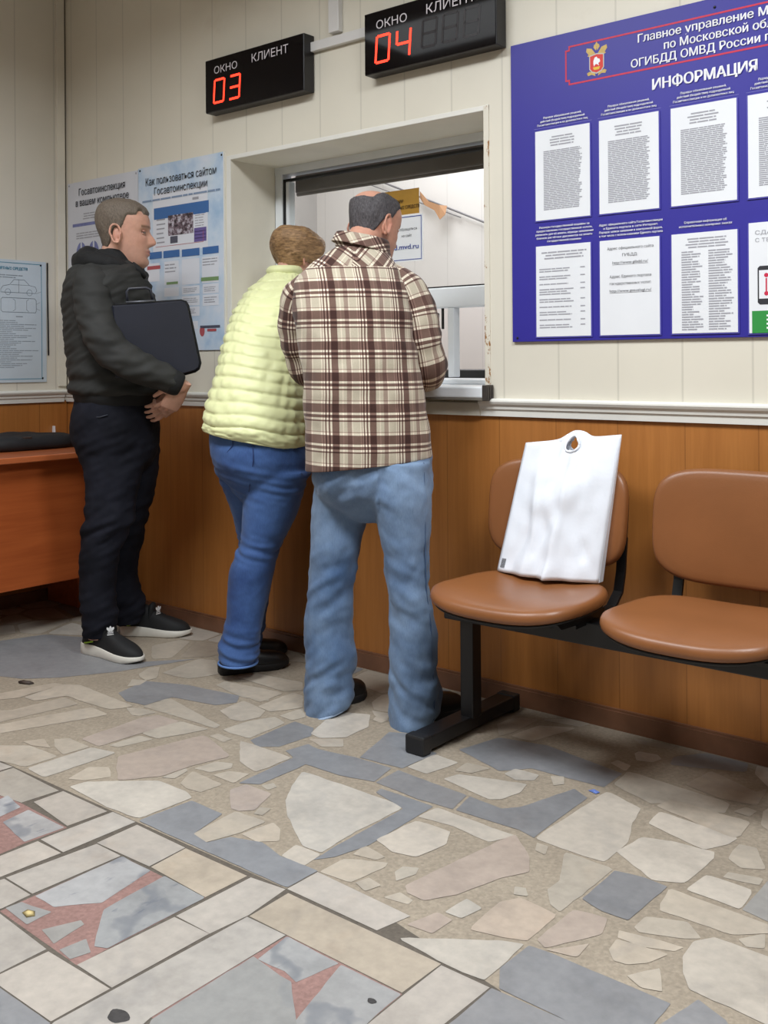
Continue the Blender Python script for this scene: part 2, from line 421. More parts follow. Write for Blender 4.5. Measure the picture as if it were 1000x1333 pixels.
# ------------------------------------------------------------------ floor
STONES = [
('R',[-1955,1111,-1954,1410,-1668,1411,-1668,1101]),
('R',[-1438,1092,-1434,1418,-1143,1415,-1139,1308,-1145,1184]),
('R',[-2438,1301,-2476,1413,-2390,1420,-2179,1415,-2185,1304,-2178,1162]),
('g',[-3864,2188,-3798,2373,-3503,2502,-3174,2369,-3035,2529,-3137,2240,-3235,2081,-3327,1986,-3436,1945]),
('c',[-3048,2275,-3084,2350,-3061,2381,-2957,2288,-2967,2249,-3013,2255]),
('c',[-2996,2337,-3028,2538,-2960,2565,-2820,2456,-2865,2352,-2940,2341]),
('g',[-2929,2103,-2965,2242,-2811,2307,-2585,2340,-2541,2288,-2576,2226,-2752,2190,-2756,2083,-2838,2069]),
('c',[-2964,2167,-3020,2226,-2967,2249,-2943,2202]),
('c',[-3142,1879,-3162,2036,-3105,2073,-2773,2053,-2809,1985,-2957,1974,-3041,1978,-3077,1879]),
('c',[-3124,1724,-3056,1784,-3036,1964,-2937,1956,-2983,1700,-3000,1656]),
('c',[-2974,1641,-2965,1690,-2879,1962,-2773,1955,-2892,1648,-2910,1606]),
('c',[-3257,1799,-3229,1901,-3200,2028,-3159,2039,-3151,1855,-3211,1773]),
('p',[-2661,1776,-2669,2006,-2645,2051,-2547,2057,-2559,1914,-2566,1775]),
('c',[-2556,1916,-2547,2057,-2420,2069,-2479,1921]),
('c',[-2553,1794,-2545,1903,-2488,1909,-2516,1805]),
('c',[-2783,2029,-2748,2056,-2669,2064,-2686,2009,-2712,1997]),
('c',[-2752,2069,-2752,2179,-2421,2112,-2412,2083,-2599,2078]),
('c',[-2838,1566,-2732,1650,-2594,1656,-2596,1555,-2755,1520]),
('c',[-2777,1655,-2747,1708,-2664,1678,-2726,1655]),
('w',[-2584,1552,-2577,1755,-2484,1777,-2489,1546]),
('c',[-2721,1723,-2690,1758,-2584,1755,-2591,1671,-2664,1691]),
('p',[-2459,1764,-2444,1827,-2398,2029,-2207,1965,-2242,1838,-2248,1751,-2317,1661,-2390,1707]),
('c',[-2432,1580,-2458,1665,-2414,1700,-2351,1664,-2385,1607]),
('w',[-2382,1554,-2377,1602,-2232,1729,-2109,1729,-2075,1714,-2083,1552,-2198,1543]),
('c',[-2241,1745,-2240,1828,-2220,1820,-2208,1764]),
('c',[-2223,1842,-2213,1910,-2164,1932,-2142,1907,-2167,1851]),
('c',[-2173,1754,-2211,1827,-2077,1820,-2084,1749,-2135,1741]),
('c',[-2147,1844,-2133,1889,-2074,1914,-2061,1844]),
('c',[-2737,2365,-2742,2419,-2528,2421,-2468,2364,-2568,2336]),
('c',[-2376,2031,-2374,2061,-2306,2059,-2307,2023]),
('C',[-2835,1515,-2682,1528,-2623,1533,-2634,1407]),
('P',[-2626,1402,-2617,1531,-2383,1524,-2393,1421,-2543,1402]),
('v',[-2455,1398,-2462,1424,-2371,1405,-2361,1344,-2406,1327]),
('C',[-2373,1443,-2372,1529,-2178,1529,-2185,1419]),
('v',[-2328,1332,-2341,1409,-2184,1411,-2191,1308]),
('C',[-2173,1339,-2165,1536,-2074,1537,-2075,1336]),
('C',[-2055,1412,-2059,1530,-1874,1527,-1867,1419]),
('O',[-1863,1420,-1872,1526,-1666,1528,-1668,1411]),
('C',[-2173,1197,-2173,1236,-2171,1331,-2076,1332,-2083,1184,-2083,1147]),
('C',[-2071,1191,-2051,1410,-1958,1410,-1964,1190]),
('C',[-2078,1144,-2070,1187,-1963,1186,-1960,1120,-1966,1082]),
('v',[-1952,1189,-1954,1410,-1850,1410,-1819,1262,-1883,1190]),
('V',[-1794,1248,-1808,1414,-1668,1410,-1670,1170,-1695,1157]),
('G',[-1956,1124,-1952,1158,-1869,1175,-1866,1119]),
('G',[-1826,1126,-1795,1195,-1778,1190,-1763,1113]),
('G',[-1737,1109,-1729,1162,-1682,1142,-1694,1104]),
('C',[-1668,1101,-1658,1322,-1556,1326,-1558,1100]),
('C',[-1754,977,-1753,996,-1749,1093,-1558,1097,-1559,978,-1719,976]),
('C',[-1948,1072,-1946,1106,-1758,1095,-1757,998,-1757,966]),
('g',[-1765,971,-1716,974,-1555,976,-1553,949,-1623,892]),
('C',[-1554,980,-1544,1415,-1436,1417,-1435,1091,-1428,1060,-1541,943]),
('C',[-1659,1326,-1656,1529,-1561,1541,-1546,1422,-1556,1326]),
('G',[-1431,1089,-1433,1328,-1379,1320,-1321,1315,-1231,1238,-1214,1221,-1410,1062]),
('V',[-1420,1326,-1431,1415,-1292,1413,-1313,1321,-1354,1331]),
('V',[-1238,1245,-1287,1412,-1144,1413,-1138,1307,-1137,1239,-1207,1217]),
('C',[-1560,1543,-1559,1637,-1289,1624,-1308,1541]),
('O',[-1543,1419,-1546,1533,-1143,1531,-1145,1417]),
('C',[-1140,1416,-1141,1528,-1033,1528,-1036,1383,-1043,1291,-1136,1292]),
('g',[-1030,1389,-1029,1527,-1014,1529,-870,1532,-843,1523,-1026,1374]),
('g',[-2074,1545,-2063,1703,-1942,1700,-1914,1584,-1856,1576,-1834,1629,-1755,1658,-1676,1638,-1562,1641,-1563,1546]),
('c',[-1914,1575,-1931,1731,-1826,1739,-1832,1656,-1858,1570]),
('c',[-2749,2472,-2717,2546,-2518,2577,-2457,2514,-2497,2464]),
('c',[-2718,2419,-2487,2454,-2481,2336,-2651,2359]),
('c',[-2459,2303,-2469,2475,-2417,2473,-2333,2387,-2387,2295]),
('c',[-2340,2284,-2333,2387,-2266,2327,-2277,2281]),
('c',[-2525,2201,-2536,2316,-2410,2293,-2378,2239,-2397,2177,-2436,2167]),
('c',[-2389,2093,-2382,2186,-2345,2271,-2277,2251,-2270,2093,-2345,2085]),
('g',[-2256,2085,-2266,2281,-2179,2275,-2139,2221,-2152,2100,-2201,2061]),
('w',[-2154,2237,-2213,2385,-2195,2441,-2122,2474,-2055,2389,-2049,2278,-2108,2224]),
('c',[-2130,2200,-2048,2265,-2006,2218,-2055,2179]),
('c',[-2083,2442,-2097,2478,-2044,2473,-2045,2436]),
('c',[-2143,2505,-2083,2521,-2047,2471,-2100,2475]),
('g',[-1916,2186,-1977,2393,-1926,2419,-1848,2371,-1762,2347,-1767,2292,-1773,2202,-1843,2194]),
('w',[-2281,2066,-2064,2067,-2068,1930,-2159,1954]),
('g',[-2051,1852,-2061,2069,-2115,2091,-2100,2169,-2046,2159,-1922,2181,-1796,2184,-1775,2084,-1880,2057,-2001,2056,-1998,2021,-2000,1882]),
('g',[-1769,2083,-1773,2185,-1534,2169,-1515,2079,-1616,2072]),
('g',[-1504,2080,-1524,2168,-1421,2158,-1388,2196,-1338,2378,-1284,2349,-1279,2142,-1275,2073,-1323,2086,-1399,2082]),
('g',[-1610,1760,-1611,2005,-1728,2035,-1733,2063,-1561,2062,-1552,1807,-1575,1712,-1604,1672]),
('w',[-1974,2017,-1616,2017,-1621,1810,-1617,1758,-1612,1707,-1668,1703,-1804,1791,-1876,1853,-1933,1935]),
('w',[-1770,2216,-1764,2338,-1674,2330,-1696,2211]),
('c',[-1652,2275,-1658,2347,-1583,2354,-1604,2295]),
('w',[-1643,2213,-1630,2266,-1449,2327,-1435,2270,-1450,2204,-1476,2183]),
('w',[-1557,1990,-1550,2064,-1360,2056,-1315,2056,-1346,1988,-1457,2005]),
('w',[-1558,1833,-1547,1972,-1445,1977,-1415,1914,-1433,1826,-1491,1811]),
('p',[-2036,1809,-2028,1859,-1932,1860,-1897,1766,-1923,1735,-1950,1733]),
('c',[-1825,1655,-1811,1748,-1773,1733,-1731,1687,-1765,1651]),
('c',[-1991,1878,-1979,1910,-1952,1898,-1959,1871]),
('c',[-1883,1748,-1898,1785,-1871,1796,-1859,1757]),
('d',[-1762,2653,-1749,2739,-1680,2770,-1686,2611,-1699,2572]),
('c',[-1674,2592,-1653,2725,-1551,2776,-1602,2595]),
('g',[-1693,2563,-1548,2597,-1285,2546,-1283,2435,-1374,2428,-1496,2423,-1555,2353,-1731,2410]),
('w',[-1534,2346,-1529,2393,-1455,2398,-1448,2358,-1487,2327]),
('c',[-1428,2408,-1400,2430,-1371,2386,-1391,2359]),
('w',[-1348,2591,-1339,2622,-1293,2611,-1287,2567]),
('w',[-1326,2696,-1321,2718,-1269,2729,-1247,2708,-1257,2669,-1298,2655]),
('w',[-1274,2072,-1266,2418,-1149,2377,-1128,2279,-1110,2237,-1093,2191,-1092,2070,-1186,2067]),
('c',[-1272,2466,-1282,2572,-989,2545,-976,2477,-1126,2435,-1147,2418]),
('c',[-1129,2412,-1115,2475,-911,2472,-903,2388,-912,2363]),
('w',[-1102,2309,-1106,2392,-903,2371,-910,2324,-942,2263]),
('d',[-1126,2583,-1106,2713,-959,2652,-947,2694,-931,2572,-1014,2556]),
('d',[-1378,2801,-1257,2830,-1256,2791,-1346,2771]),
('c',[-966,2504,-949,2547,-920,2541,-924,2499]),
('c',[-910,2549,-892,2633,-820,2420,-886,2474]),
('c',[-1671,2771,-1612,2833,-1536,2833,-1551,2791]),
('w',[-1094,2131,-1081,2235,-1018,2259,-920,2271,-908,2240,-913,2092,-974,2064]),
('g',[-1053,1901,-1056,2051,-993,2064,-937,2058,-942,1885,-1000,1883]),
('c',[-1184,2059,-1059,2056,-1063,1826,-1094,1841,-1131,1887,-1129,1939]),
('c',[-918,1983,-931,2056,-721,2045,-694,2030,-760,1965,-907,1959]),
('w',[-904,2070,-894,2159,-794,2159,-788,2143,-784,2065]),
('G',[-780,2068,-781,2220,-779,2297,-698,2057,-724,2055]),
('c',[-862,2170,-863,2202,-792,2218,-787,2186]),
('c',[-885,2259,-892,2344,-852,2351,-802,2263,-846,2236]),
('p',[-1048,1713,-1047,1852,-978,1869,-958,1804,-1020,1695]),
('o',[-1018,1691,-961,1766,-958,1708]),
('c',[-923,1870,-921,1921,-848,1955,-805,1916,-828,1894,-906,1859]),
('c',[-930,1815,-941,1843,-816,1866,-826,1841,-875,1818]),
('c',[-923,1768,-930,1811,-830,1826,-844,1776,-877,1744,-900,1741]),
('c',[-862,1713,-823,1776,-787,1708,-823,1698]),
('w',[-805,1830,-811,1893,-786,1937,-682,1935,-641,1930,-576,1730,-669,1740,-753,1745,-782,1783]),
('c',[-747,1958,-713,2009,-697,1957,-725,1940]),
('g',[-1052,1588,-1048,1684,-1005,1690,-925,1689,-860,1689,-763,1688,-762,1632,-761,1588,-835,1532,-1018,1535]),
('g',[-1014,1529,-842,1527,-953,1436,-973,1442]),
('g',[-756,1619,-731,1728,-674,1704,-644,1674,-751,1588]),
('o',[-1170,1657,-1181,1784,-1155,1825,-1063,1815,-1058,1695,-1110,1675]),
('w',[-1262,1547,-1102,1664,-1058,1684,-1051,1576,-1052,1538,-1142,1534]),
('c',[-1174,1824,-1188,1855,-1167,1865,-1147,1839]),
('c',[-1239,2022,-1258,2058,-1228,2056,-1213,2019]),
('p',[-1374,1713,-1329,2009,-1318,2061,-1236,1992,-1199,1928,-1233,1863,-1266,1750,-1306,1690,-1349,1690]),
('w',[-1676,1637,-1686,1699,-1607,1701,-1600,1638]),
('c',[-1557,1639,-1556,1718,-1464,1768,-1457,1750,-1471,1649]),
('c',[-1554,1744,-1559,1795,-1485,1784,-1495,1759]),
('c',[-1466,1653,-1456,1690,-1414,1680,-1425,1640]),
('c',[-1428,1743,-1429,1773,-1398,1790,-1382,1765,-1400,1713]),
('c',[-1378,1646,-1365,1684,-1323,1676,-1322,1657]),
('w',[-1245,1679,-1241,1752,-1195,1739,-1205,1683]),
('p',[-1279,1594,-1256,1670,-1213,1666,-1217,1601])]

GROUT = [-3.3, 1.538, -2.635, 1.536, -2.008, 1.540, -1.5625, 1.544, -1.5615, 1.640, -1.015, 1.533, -0.887, 1.450, -1.632, 0.86, -2.2, 0.86, -3.3, 1.2]
TRACED = [-3.384, 1.930, -2.970, 2.456, -2.796, 2.452, -2.232, 2.302, -1.869, 2.308, -1.823, 2.716, -1.671, 2.837, -0.958, 2.727, -0.614, 1.739, -1.622, 0.921]
SC_COL = {'c': (173, 164, 151), 'w': (182, 175, 165), 'p': (166, 153, 143), 'o': (173, 159, 145), 'g': (131, 132, 135), 'G': (148, 147, 145), 'd': (152, 143, 131),
          'C': (170, 164, 157), 'P': (170, 162, 151), 'O': (174, 163, 148), 'v': (160, 160, 161), 'V': (149, 149, 149)}
def floor_material():
    t = NT('broken_marble_floor')
    a = t.n('ShaderNodeAttribute', attribute_name='stone'); k = t.n('ShaderNodeAttribute', attribute_name='kind')
    f = t.noise(7, 6, rough=0.65); f2 = t.noise(42, 4)
    warp = t.n('ShaderNodeTexWave'); warp.inputs['Scale'].default_value = 1.3; warp.inputs['Distortion'].default_value = 14
    warp.inputs['Detail'].default_value = 5; warp.inputs['Detail Scale'].default_value = 1.6; warp.bands_direction = 'DIAGONAL'
    t.l(t.obj(), warp.inputs['Vector'])
    vein = t.ramp(warp.outputs['Fac'], [(0.0, (1, 1, 1, 1)), (0.10, (0, 0, 0, 1))])
    c = t.mix(1.0, a.outputs['Color'], t.ramp(f, [(0.28, (0.80, 0.79, 0.78, 1)), (0.5, (0.98, 0.97, 0.96, 1)), (0.75, (1.1, 1.09, 1.07, 1))]), 'MULTIPLY')
    c = t.mix(0.5, c, t.ramp(f2, [(0.3, (0.82, 0.82, 0.82, 1)), (0.7, (1.14, 1.13, 1.12, 1))]), 'MULTIPLY')
    # rust-tinted clouds and grey veins
    sep = t.n('ShaderNodeSeparateColor'); t.l(k.outputs['Color'], sep.inputs[0])
    rust = t.ramp(t.noise(3.1, 4, rough=0.7), [(0.55, (0, 0, 0, 1)), (0.75, (1, 1, 1, 1))])
    c = t.mix(t.math('MULTIPLY', rust, t.math('MULTIPLY', sep.outputs[0], 0.45)), c, lin((168, 138, 110)))
    c = t.mix(t.math('MULTIPLY', vein, t.math('MULTIPLY', sep.outputs[1], 0.6)), c, lin((104, 108, 116)))
    st = t.ramp(t.noise(26, 5, stretch=(1, 0.25, 1), rough=0.7), [(0.60, (0, 0, 0, 1)), (0.68, (1, 1, 1, 1))])
    c = t.mix(t.math('MULTIPLY', st, t.math('MULTIPLY', sep.outputs[2], 0.6)), c, lin((80, 88, 104)))
    t.color(c); t.set(0.42, spec=0.4)
    t.bump(t.math('ADD', t.math('MULTIPLY', f, 0.5), f2), 0.12, 0.002)
    return t.m
def mortar_material():
    t = NT('floor_mortar'); a = t.n('ShaderNodeAttribute', attribute_name='stone')
    f = t.noise(90, 3); v = t.n('ShaderNodeTexVoronoi'); v.inputs['Scale'].default_value = 160; t.l(t.obj(), v.inputs['Vector'])
    c = t.mix(1.0, a.outputs['Color'], t.ramp(f, [(0.3, (0.86, 0.85, 0.84, 1)), (0.7, (1.10, 1.10, 1.09, 1))]), 'MULTIPLY')
    c = t.mix(0.22, c, t.ramp(v.outputs['Color'], [(0.2, (0.6, 0.6, 0.6, 1)), (0.9, (1.4, 1.4, 1.4, 1))]), 'MULTIPLY')
    c = t.mix(0.6, c, t.ramp(t.noise(5, 4), [(0.3, (0.82, 0.81, 0.8, 1)), (0.7, (1.1, 1.1, 1.1, 1))]), 'MULTIPLY')
    t.color(c); t.set(0.7, spec=0.3); t.bump(f, 0.4, 0.002); return t.m

def inside(p, poly):
    r = False; j = len(poly) - 1
    for i in range(len(poly)):
        a, b = poly[i], poly[j]
        if (a[1] > p[1]) != (b[1] > p[1]) and p[0] < (b[0] - a[0]) * (p[1] - a[1]) / (b[1] - a[1]) + a[0]: r = not r
        j = i
    return r
def pairs(l, s=1.0): return [(l[i] * s, l[i + 1] * s) for i in range(0, len(l), 2)]
def rough_outline(poly, rnd, cut=0.16, amp=0.0035):
    out = []; n = len(poly)
    for i in range(n):                      # knock the corners off, then make the edge slightly ragged
        a, b, c = Vector(poly[i - 1]), Vector(poly[i]), Vector(poly[(i + 1) % n])
        k = min(cut, 0.03 / max((a - b).length, 1e-3)); k2 = min(cut, 0.03 / max((c - b).length, 1e-3))
        out += [b + (a - b) * k, b * 0.6 + (b + (a - b) * k) * 0.2 + (b + (c - b) * k2) * 0.2, b + (c - b) * k2]
    fine = []
    for i in range(len(out)):
        a, b = out[i], out[(i + 1) % len(out)]; m = max(1, int((b - a).length / 0.025))
        for s in range(m):
            p = a + (b - a) * s / m
            o = noise.noise(Vector((p.x * 38, p.y * 38, 3.3))) * amp; d = (b - a).normalized()
            fine.append((p.x - d.y * o, p.y + d.x * o))
    return fine
def build_floor():
    rnd = random.Random(11)
    bm = bmesh.new(); lay = bm.loops.layers.float_color.new('stone'); lay2 = bm.loops.layers.float_color.new('kind')
    def add(poly, z, rgb, kind, mi, jit=0.0):
        k = 1 + rnd.uniform(-jit, jit); w = rnd.uniform(-0.02, 0.02) * (1 if jit else 0)
        col = lin(rgb); col = (col[0] * (k + w), col[1] * k, col[2] * (k - w), 1)
        vs = [bm.verts.new((x, y, z)) for x, y in poly]; f = bm.faces.new(vs); f.normal_update()
        if f.normal.z < 0: f.normal_flip()
        f.material_index = mi
        for l in f.loops: l[lay] = col; l[lay2] = kind
        return f
    X0, X1, Y0, Y1 = XL - 0.1, XR + 0.1, YB - 0.1, YF + 0.02
    add([(X0, Y0), (X1, Y0), (X1, Y1), (X0, Y1)], 0.0, (152, 141, 126), (0, 0, 0, 1), 1)
    add(pairs(GROUT), 0.0002, (96, 89, 81), (0, 0, 0, 1), 1)
    polys = []
    for c, l in STONES:
        q = pairs(l, 0.001); polys.append(q)
        ctr = Vector((sum(a for a, b in q) / len(q), sum(b for a, b in q) / len(q)))
        if c == 'R': add(q, 0.0004, (142, 112, 106), (0, 0, 0, 1), 1); continue
        tile = c.isupper() and c not in 'GVv'
        if tile:
            q2 = []
            for a, b in q:
                v = Vector((a, b)) - ctr; q2.append(tuple(ctr + v * (1 - 0.0006 / max(v.length, 0.02))))
        else: q2 = rough_outline(q, rnd, 0.04 if c in 'gvVG' else 0.12, 0.002 if c in 'gvVG' else 0.0035)
        rust = rnd.random() ** 2 * (0.9 if c in 'cpoPOC' else 0.15) + (0.6 if c in 'oO' else 0)
        vein = 1.0 if c in 'vV' else (0.4 if c == 'G' else rnd.random() * 0.22)
        spot = 0.9 if c in 'vV' else 0.0
        add(q2, 0.0008 + rnd.random() * 0.0004, SC_COL[c], (min(1, rust), vein, spot, 1), 0, 0.07)
    # the rest of the floor: random broken stones between mortar
    seeds = []; s = 0.17
    for i in range(int((X1 - X0) / s) + 2):
        for j in range(int((Y1 - Y0) / s) + 2):
            seeds.append(Vector((X0 + (i + rnd.uniform(-.45, .45)) * s * 1.15, Y0 + (j + rnd.uniform(-.45, .45)) * s)))
    grid = {}
    for p in seeds: grid.setdefault((int(p.x // 0.4), int(p.y // 0.4)), []).append(p)
    boxes = [(min(a for a, b in q), max(a for a, b in q), min(b for a, b in q), max(b for a, b in q)) for q in polys]
    traced = pairs(TRACED)
    for p in seeds:
        cell = [p + Vector(d) * 0.35 for d in ((-1, -1), (1, -1), (1, 1), (-1, 1))]
        gi, gj = int(p.x // 0.4), int(p.y // 0.4); gap = rnd.uniform(0.004, 0.014)
        for di in (-1, 0, 1):
            for dj in (-1, 0, 1):
                for o in grid.get((gi + di, gj + dj), ()):
                    if o is p: continue
                    d = (o - p); L = d.length
                    if L > 0.7 or L < 1e-6: continue
                    d /= L; h = L / 2 - gap; out = []
                    for a, b in zip(cell, cell[1:] + cell[:1]):
                        da, db = (a - p).dot(d) - h, (b - p).dot(d) - h
                        if da <= 0: out.append(a)
                        if (da < 0) != (db < 0): out.append(a + (b - a) * (da / (da - db)))
                    cell = out
                    if len(cell) < 3: break
                if len(cell) < 3: break
            if len(cell) < 3: break
        if len(cell) < 3: continue
        cell = [Vector((min(max(c.x, X0), X1), min(max(c.y, Y0), YF - 0.02))) for c in cell]
        ctr = sum(cell, Vector((0, 0))) / len(cell)
        test = [ctr] + cell + [(a + b) / 2 for a, b in zip(cell, cell[1:] + cell[:1])] + [(a + ctr) / 2 for a in cell]
        bad = sum(inside(c, traced) for c in test) > len(test) * 0.4
        if not bad:
            for q, bx in zip(polys, boxes):
                if bx[0] > ctr.x + 0.3 or bx[1] < ctr.x - 0.3 or bx[2] > ctr.y + 0.3 or bx[3] < ctr.y - 0.3: continue
                if any(inside(c, q) for c in test) or any(inside(v, [tuple(c) for c in cell]) for v in q): bad = True; break
        if bad: continue
        area = abs(sum(a.x * b.y - a.y * b.x for a, b in zip(cell, cell[1:] + cell[:1]))) / 2
        if area < 0.0012: continue
        c = rnd.choices('cwpgd', (46, 18, 12, 14, 10))[0]
        try: add(rough_outline([tuple(v) for v in cell], rnd), 0.0007 + rnd.random() * 0.0003, SC_COL[c], (rnd.random() ** 2 * 0.6 if c in 'cpd' else 0.1, rnd.random() * 0.2, 0, 1), 0, 0.08)
        except Exception: pass
    # trodden-in chewing gum and dark spots
    for (px, py, r) in ((154, 1324, 0.022), (484, 1304, 0.009), (60, 1187, 0.0)):
        if r == 0: continue
        c = on_z(px, py)
        add([(c.x + r * math.cos(t) * (1 + 0.15 * math.sin(3 * t)), c.y + r * 0.75 * math.sin(t)) for t in [2 * PI * i / 18 for i in range(18)]], 0.0016, (66, 64, 64), (0, 0, 0, 1), 1)
    me = bpy.data.meshes.new('floor'); bm.to_mesh(me); bm.free()
    me.materials.append(floor_material()); me.materials.append(mortar_material())
    o = link('floor', me); o['kind'] = 'structure'
    return o
build_floor()
w = MB(); w.box(XL - 0.1, YB - 0.1, -0.12, XR + 0.1, YG + 0.07, -0.002); structure(w.build('floor_slab', mat('slab', (120, 112, 100), 0.8)))

# ------------------------------------------------------------------ the counter window and the office behind it
win = structure(MB().box(OX0 + 0.004, YG, OZ1 - 0.036, OX1, YG + 0.06, OZ1 - 0.004).build('window_1', M_PVC))
w = MB()
w.bevel_box(OX0 + 0.004, YG, OZ0, OX0 + 0.046, YG + 0.06, OZ1 - 0.034, 0.004); w.bevel_box(OX1 - 0.045, YG, OZ0, OX1, YG + 0.06, OZ1 - 0.034, 0.004)
w.build('window_frame', M_PVC, win)
w = MB(); zt = OZ1 - 0.066
w.box(OX0 + 0.046, YG + 0.008, zt, OX1 - 0.045, YG + 0.03, zt + 0.010); w.box(OX0 + 0.046, YG + 0.008, 1.40, OX0 + 0.056, YG + 0.03, zt)
w.box(OX0 + 0.046, YG + 0.008, 1.394, OX1 - 0.045, YG + 0.03, 1.400); w.build('gasket', M_GASKET, win)
w = MB(); w.bevel_box(OX0 + 0.057, YG + 0.012, 1.40, OX0 + 0.076, YG + 0.05, zt, 0.003); w.bevel_box(OX0 + 0.046, YG - 0.004, 1.318, OX1 - 0.045, YG + 0.05, 1.394, 0.006)
w.bevel_box(-2.262, YG, OZ0 + 0.06, -2.235, YG + 0.04, 1.318, 0.003); w.build('transom', M_PVC, win)
w = MB(); w.bevel_box(-2.3, YG + 0.012, 1.24, -2.292, YG + 0.02, 1.318, 0.001); w.bevel_box(-2.309, YG - 0.016, 1.255, -2.299, YG, 1.300, 0.003); w.build('handle', M_GASKET, win)
def glass_mat():
    t = NT('window_glass'); tr = t.n('ShaderNodeBsdfTransparent'); gl = t.n('ShaderNodeBsdfGlossy'); gl.inputs['Roughness'].default_value = 0.02
    tr.inputs[0].default_value = (0.96, 0.975, 0.97, 1)
    lw = t.n('ShaderNodeLayerWeight'); lw.inputs[0].default_value = 0.5; mx = t.n('ShaderNodeMixShader')
    t.l(t.math('ADD', 0.03, t.math('MULTIPLY', 0.6, t.math('POWER', lw.outputs['Facing'], 5.0))), mx.inputs[0]); t.l(tr.outputs[0], mx.inputs[1]); t.l(gl.outputs[0], mx.inputs[2])
    t.l(mx.outputs[0], t.t.nodes['Material Output'].inputs['Surface']); return t.m
M_GLASS = glass_mat()
w = MB(); w.box(OX0 + 0.05, YG + 0.016, 1.398, OX1 - 0.045, YG + 0.022, zt + 0.004); w.build('glass_pane', M_GLASS, win)
# blind rolled up behind the top of the pane
w = MB(); w.bevel_box(OX0 + 0.06, YG + 0.064, 1.845, OX1, YG + 0.10, 1.93, 0.008); w.tube([(OX0 + 0.06, YG + 0.082, 1.842), (OX1, YG + 0.082, 1.842)], 0.008)
tag(w.build('roller_blind', mat('blind_taupe', (98, 88, 82), 0.7, var=0.05)), 'taupe roller blind rolled up behind the top of the counter window', 'blind')
# sill of the counter window: hollow white profile with a dark open end
sill = empty('window_sill', (-2.5, 2.9, 1.0)); structure(sill)
w = MB(); w.bevel_box(OX0 + 0.005, YF - 0.045, OZ0 - 0.004, OX1 + 0.012, YG + 0.07, OZ0 + 0.034, 0.006, seg=3); w.build('sill_board', M_PVC, sill)
w = MB(); w.bevel_box(OX0 + 0.005, YG - 0.02, OZ0 + 0.034, OX1 - 0.01, YG + 0.3, OZ0 + 0.052, 0.004); w.build('sill_upstand', M_PVC, sill)
M_ENDCAP = mat('dark_end', (58, 52, 48), 0.6, var=0.2, vscale=40)
w = MB(); w.bevel_box(OX1 + 0.0115, YF - 0.044, OZ0 - 0.012, OX1 + 0.030, YF - 0.002, OZ0 + 0.040, 0.002)
for i in range(3): w.bevel_box(OX1 + 0.029, YF - 0.040 + i * 0.013, OZ0 - 0.006, OX1 + 0.032, YF - 0.031 + i * 0.013, OZ0 + 0.034, 0.001)
w.build('end_cap', M_ENDCAP, sill)
w = MB(); w.box(OX0 + 0.005, YF - 0.043, OZ0 - 0.010, OX1 + 0.012, YF - 0.003, OZ0 - 0.0035); w.build('sill_shade_strip', mat('sill_shade', (120, 116, 108), 0.5), sill)  # dark strip standing in for the shadow below the sill edge
# office
w = MB(); w.box(-6.2, 5.0, 0, 0.2, 5.1, 3.3); wo = structure(w.build('wall_office_back', panel_mat('office_panel', (226, 222, 220), 'X', 0.25, 0.1, 0.004, 0.012)))
w = MB(); w.box(-4.80, YG + 0.07, 0, -4.725, 5.0, 3.3); structure(w.build('wall_office_left', M_OFFICE_SHADE))
w = MB(); w.box(0.2, YG + 0.07, 0, 0.3, 5.1, 3.3); structure(w.build('wall_office_right', M_OFFICE))
w = MB(); w.box(-6.2, YG + 0.07, CEIL, 0.3, 5.1, CEIL + 0.06); structure(w.build('ceiling_office', M_CEIL))
w = MB(); w.box(-6.2, YG + 0.07, -0.1, 0.3, 5.1, 0.0); structure(w.build('floor_office', mat('office_floor', (150, 140, 125), 0.6)))
# desk ledge in the office with a dark flat tray on it
off = empty('office_desk', (-2.7, 3.6, 0.0)); tag(off, 'white office desk behind the counter window, mostly out of sight', 'desk')
w = MB(); w.bevel_box(-3.6, 3.21, 1.0, -1.0, 3.85, 1.035, 0.004); w.build('desk_top', M_PVC, off)
for x in (-3.5, -1.1):
    w = MB(); w.box(x - 0.02, 3.25, 0.0, x + 0.02, 3.8, 1.0); w.build('side_panel', M_PVC, off)
tr_ = MB(); tr_.bevel_box(-2.55, 3.36, 1.0355, -1.75, 3.60, 1.085, 0.006)
tag(tr_.build('document_tray', mat('tray_black', (22, 22, 25), 0.45)), 'black flat tray lying just behind the counter opening', 'tray')
# cable hanging across the office wall with a brown paper scrap on it
a, b = on_y(470, 226, 4.97), on_y(640, 293, 4.97)
cable = MB(); cable.tube([a + (b - a) * t for t in [i / 12 for i in range(13)]], 0.006, 8)
a2, b2 = on_y(480, 240, 4.975), on_y(600, 283, 4.975); cable.tube([a2 + (b2 - a2) * t for t in [i / 8 for i in range(9)]], 0.003, 6)
tag(cable.build('cable', mat('cable_grey', (120, 118, 122), 0.5)), 'thin grey cable slanting down the white office wall behind the glass', 'cable')
def P4(px, py, d=0.0): return on_y(px, py, 4.94 - d)
pap = MB(); pap.add([P4(547, 249, .0), P4(558, 262, .02), P4(572, 267, .03), P4(582, 268, .0), P4(580, 279, .03), P4(573, 286, .04), P4(566, 274, .03), P4(553, 267, .02), P4(547, 258, .0)],
    [(0, 1, 7, 8), (1, 2, 6, 7), (2, 3, 4), (2, 4, 5, 6)])
o = pap.build('paper_scrap', mat('brown_paper', (172, 128, 92), 0.7)); md = o.modifiers.new('thickness', 'SOLIDIFY'); md.thickness = 0.002
tag(o, 'crumpled brown paper scrap caught on the cable behind the glass', 'paper')

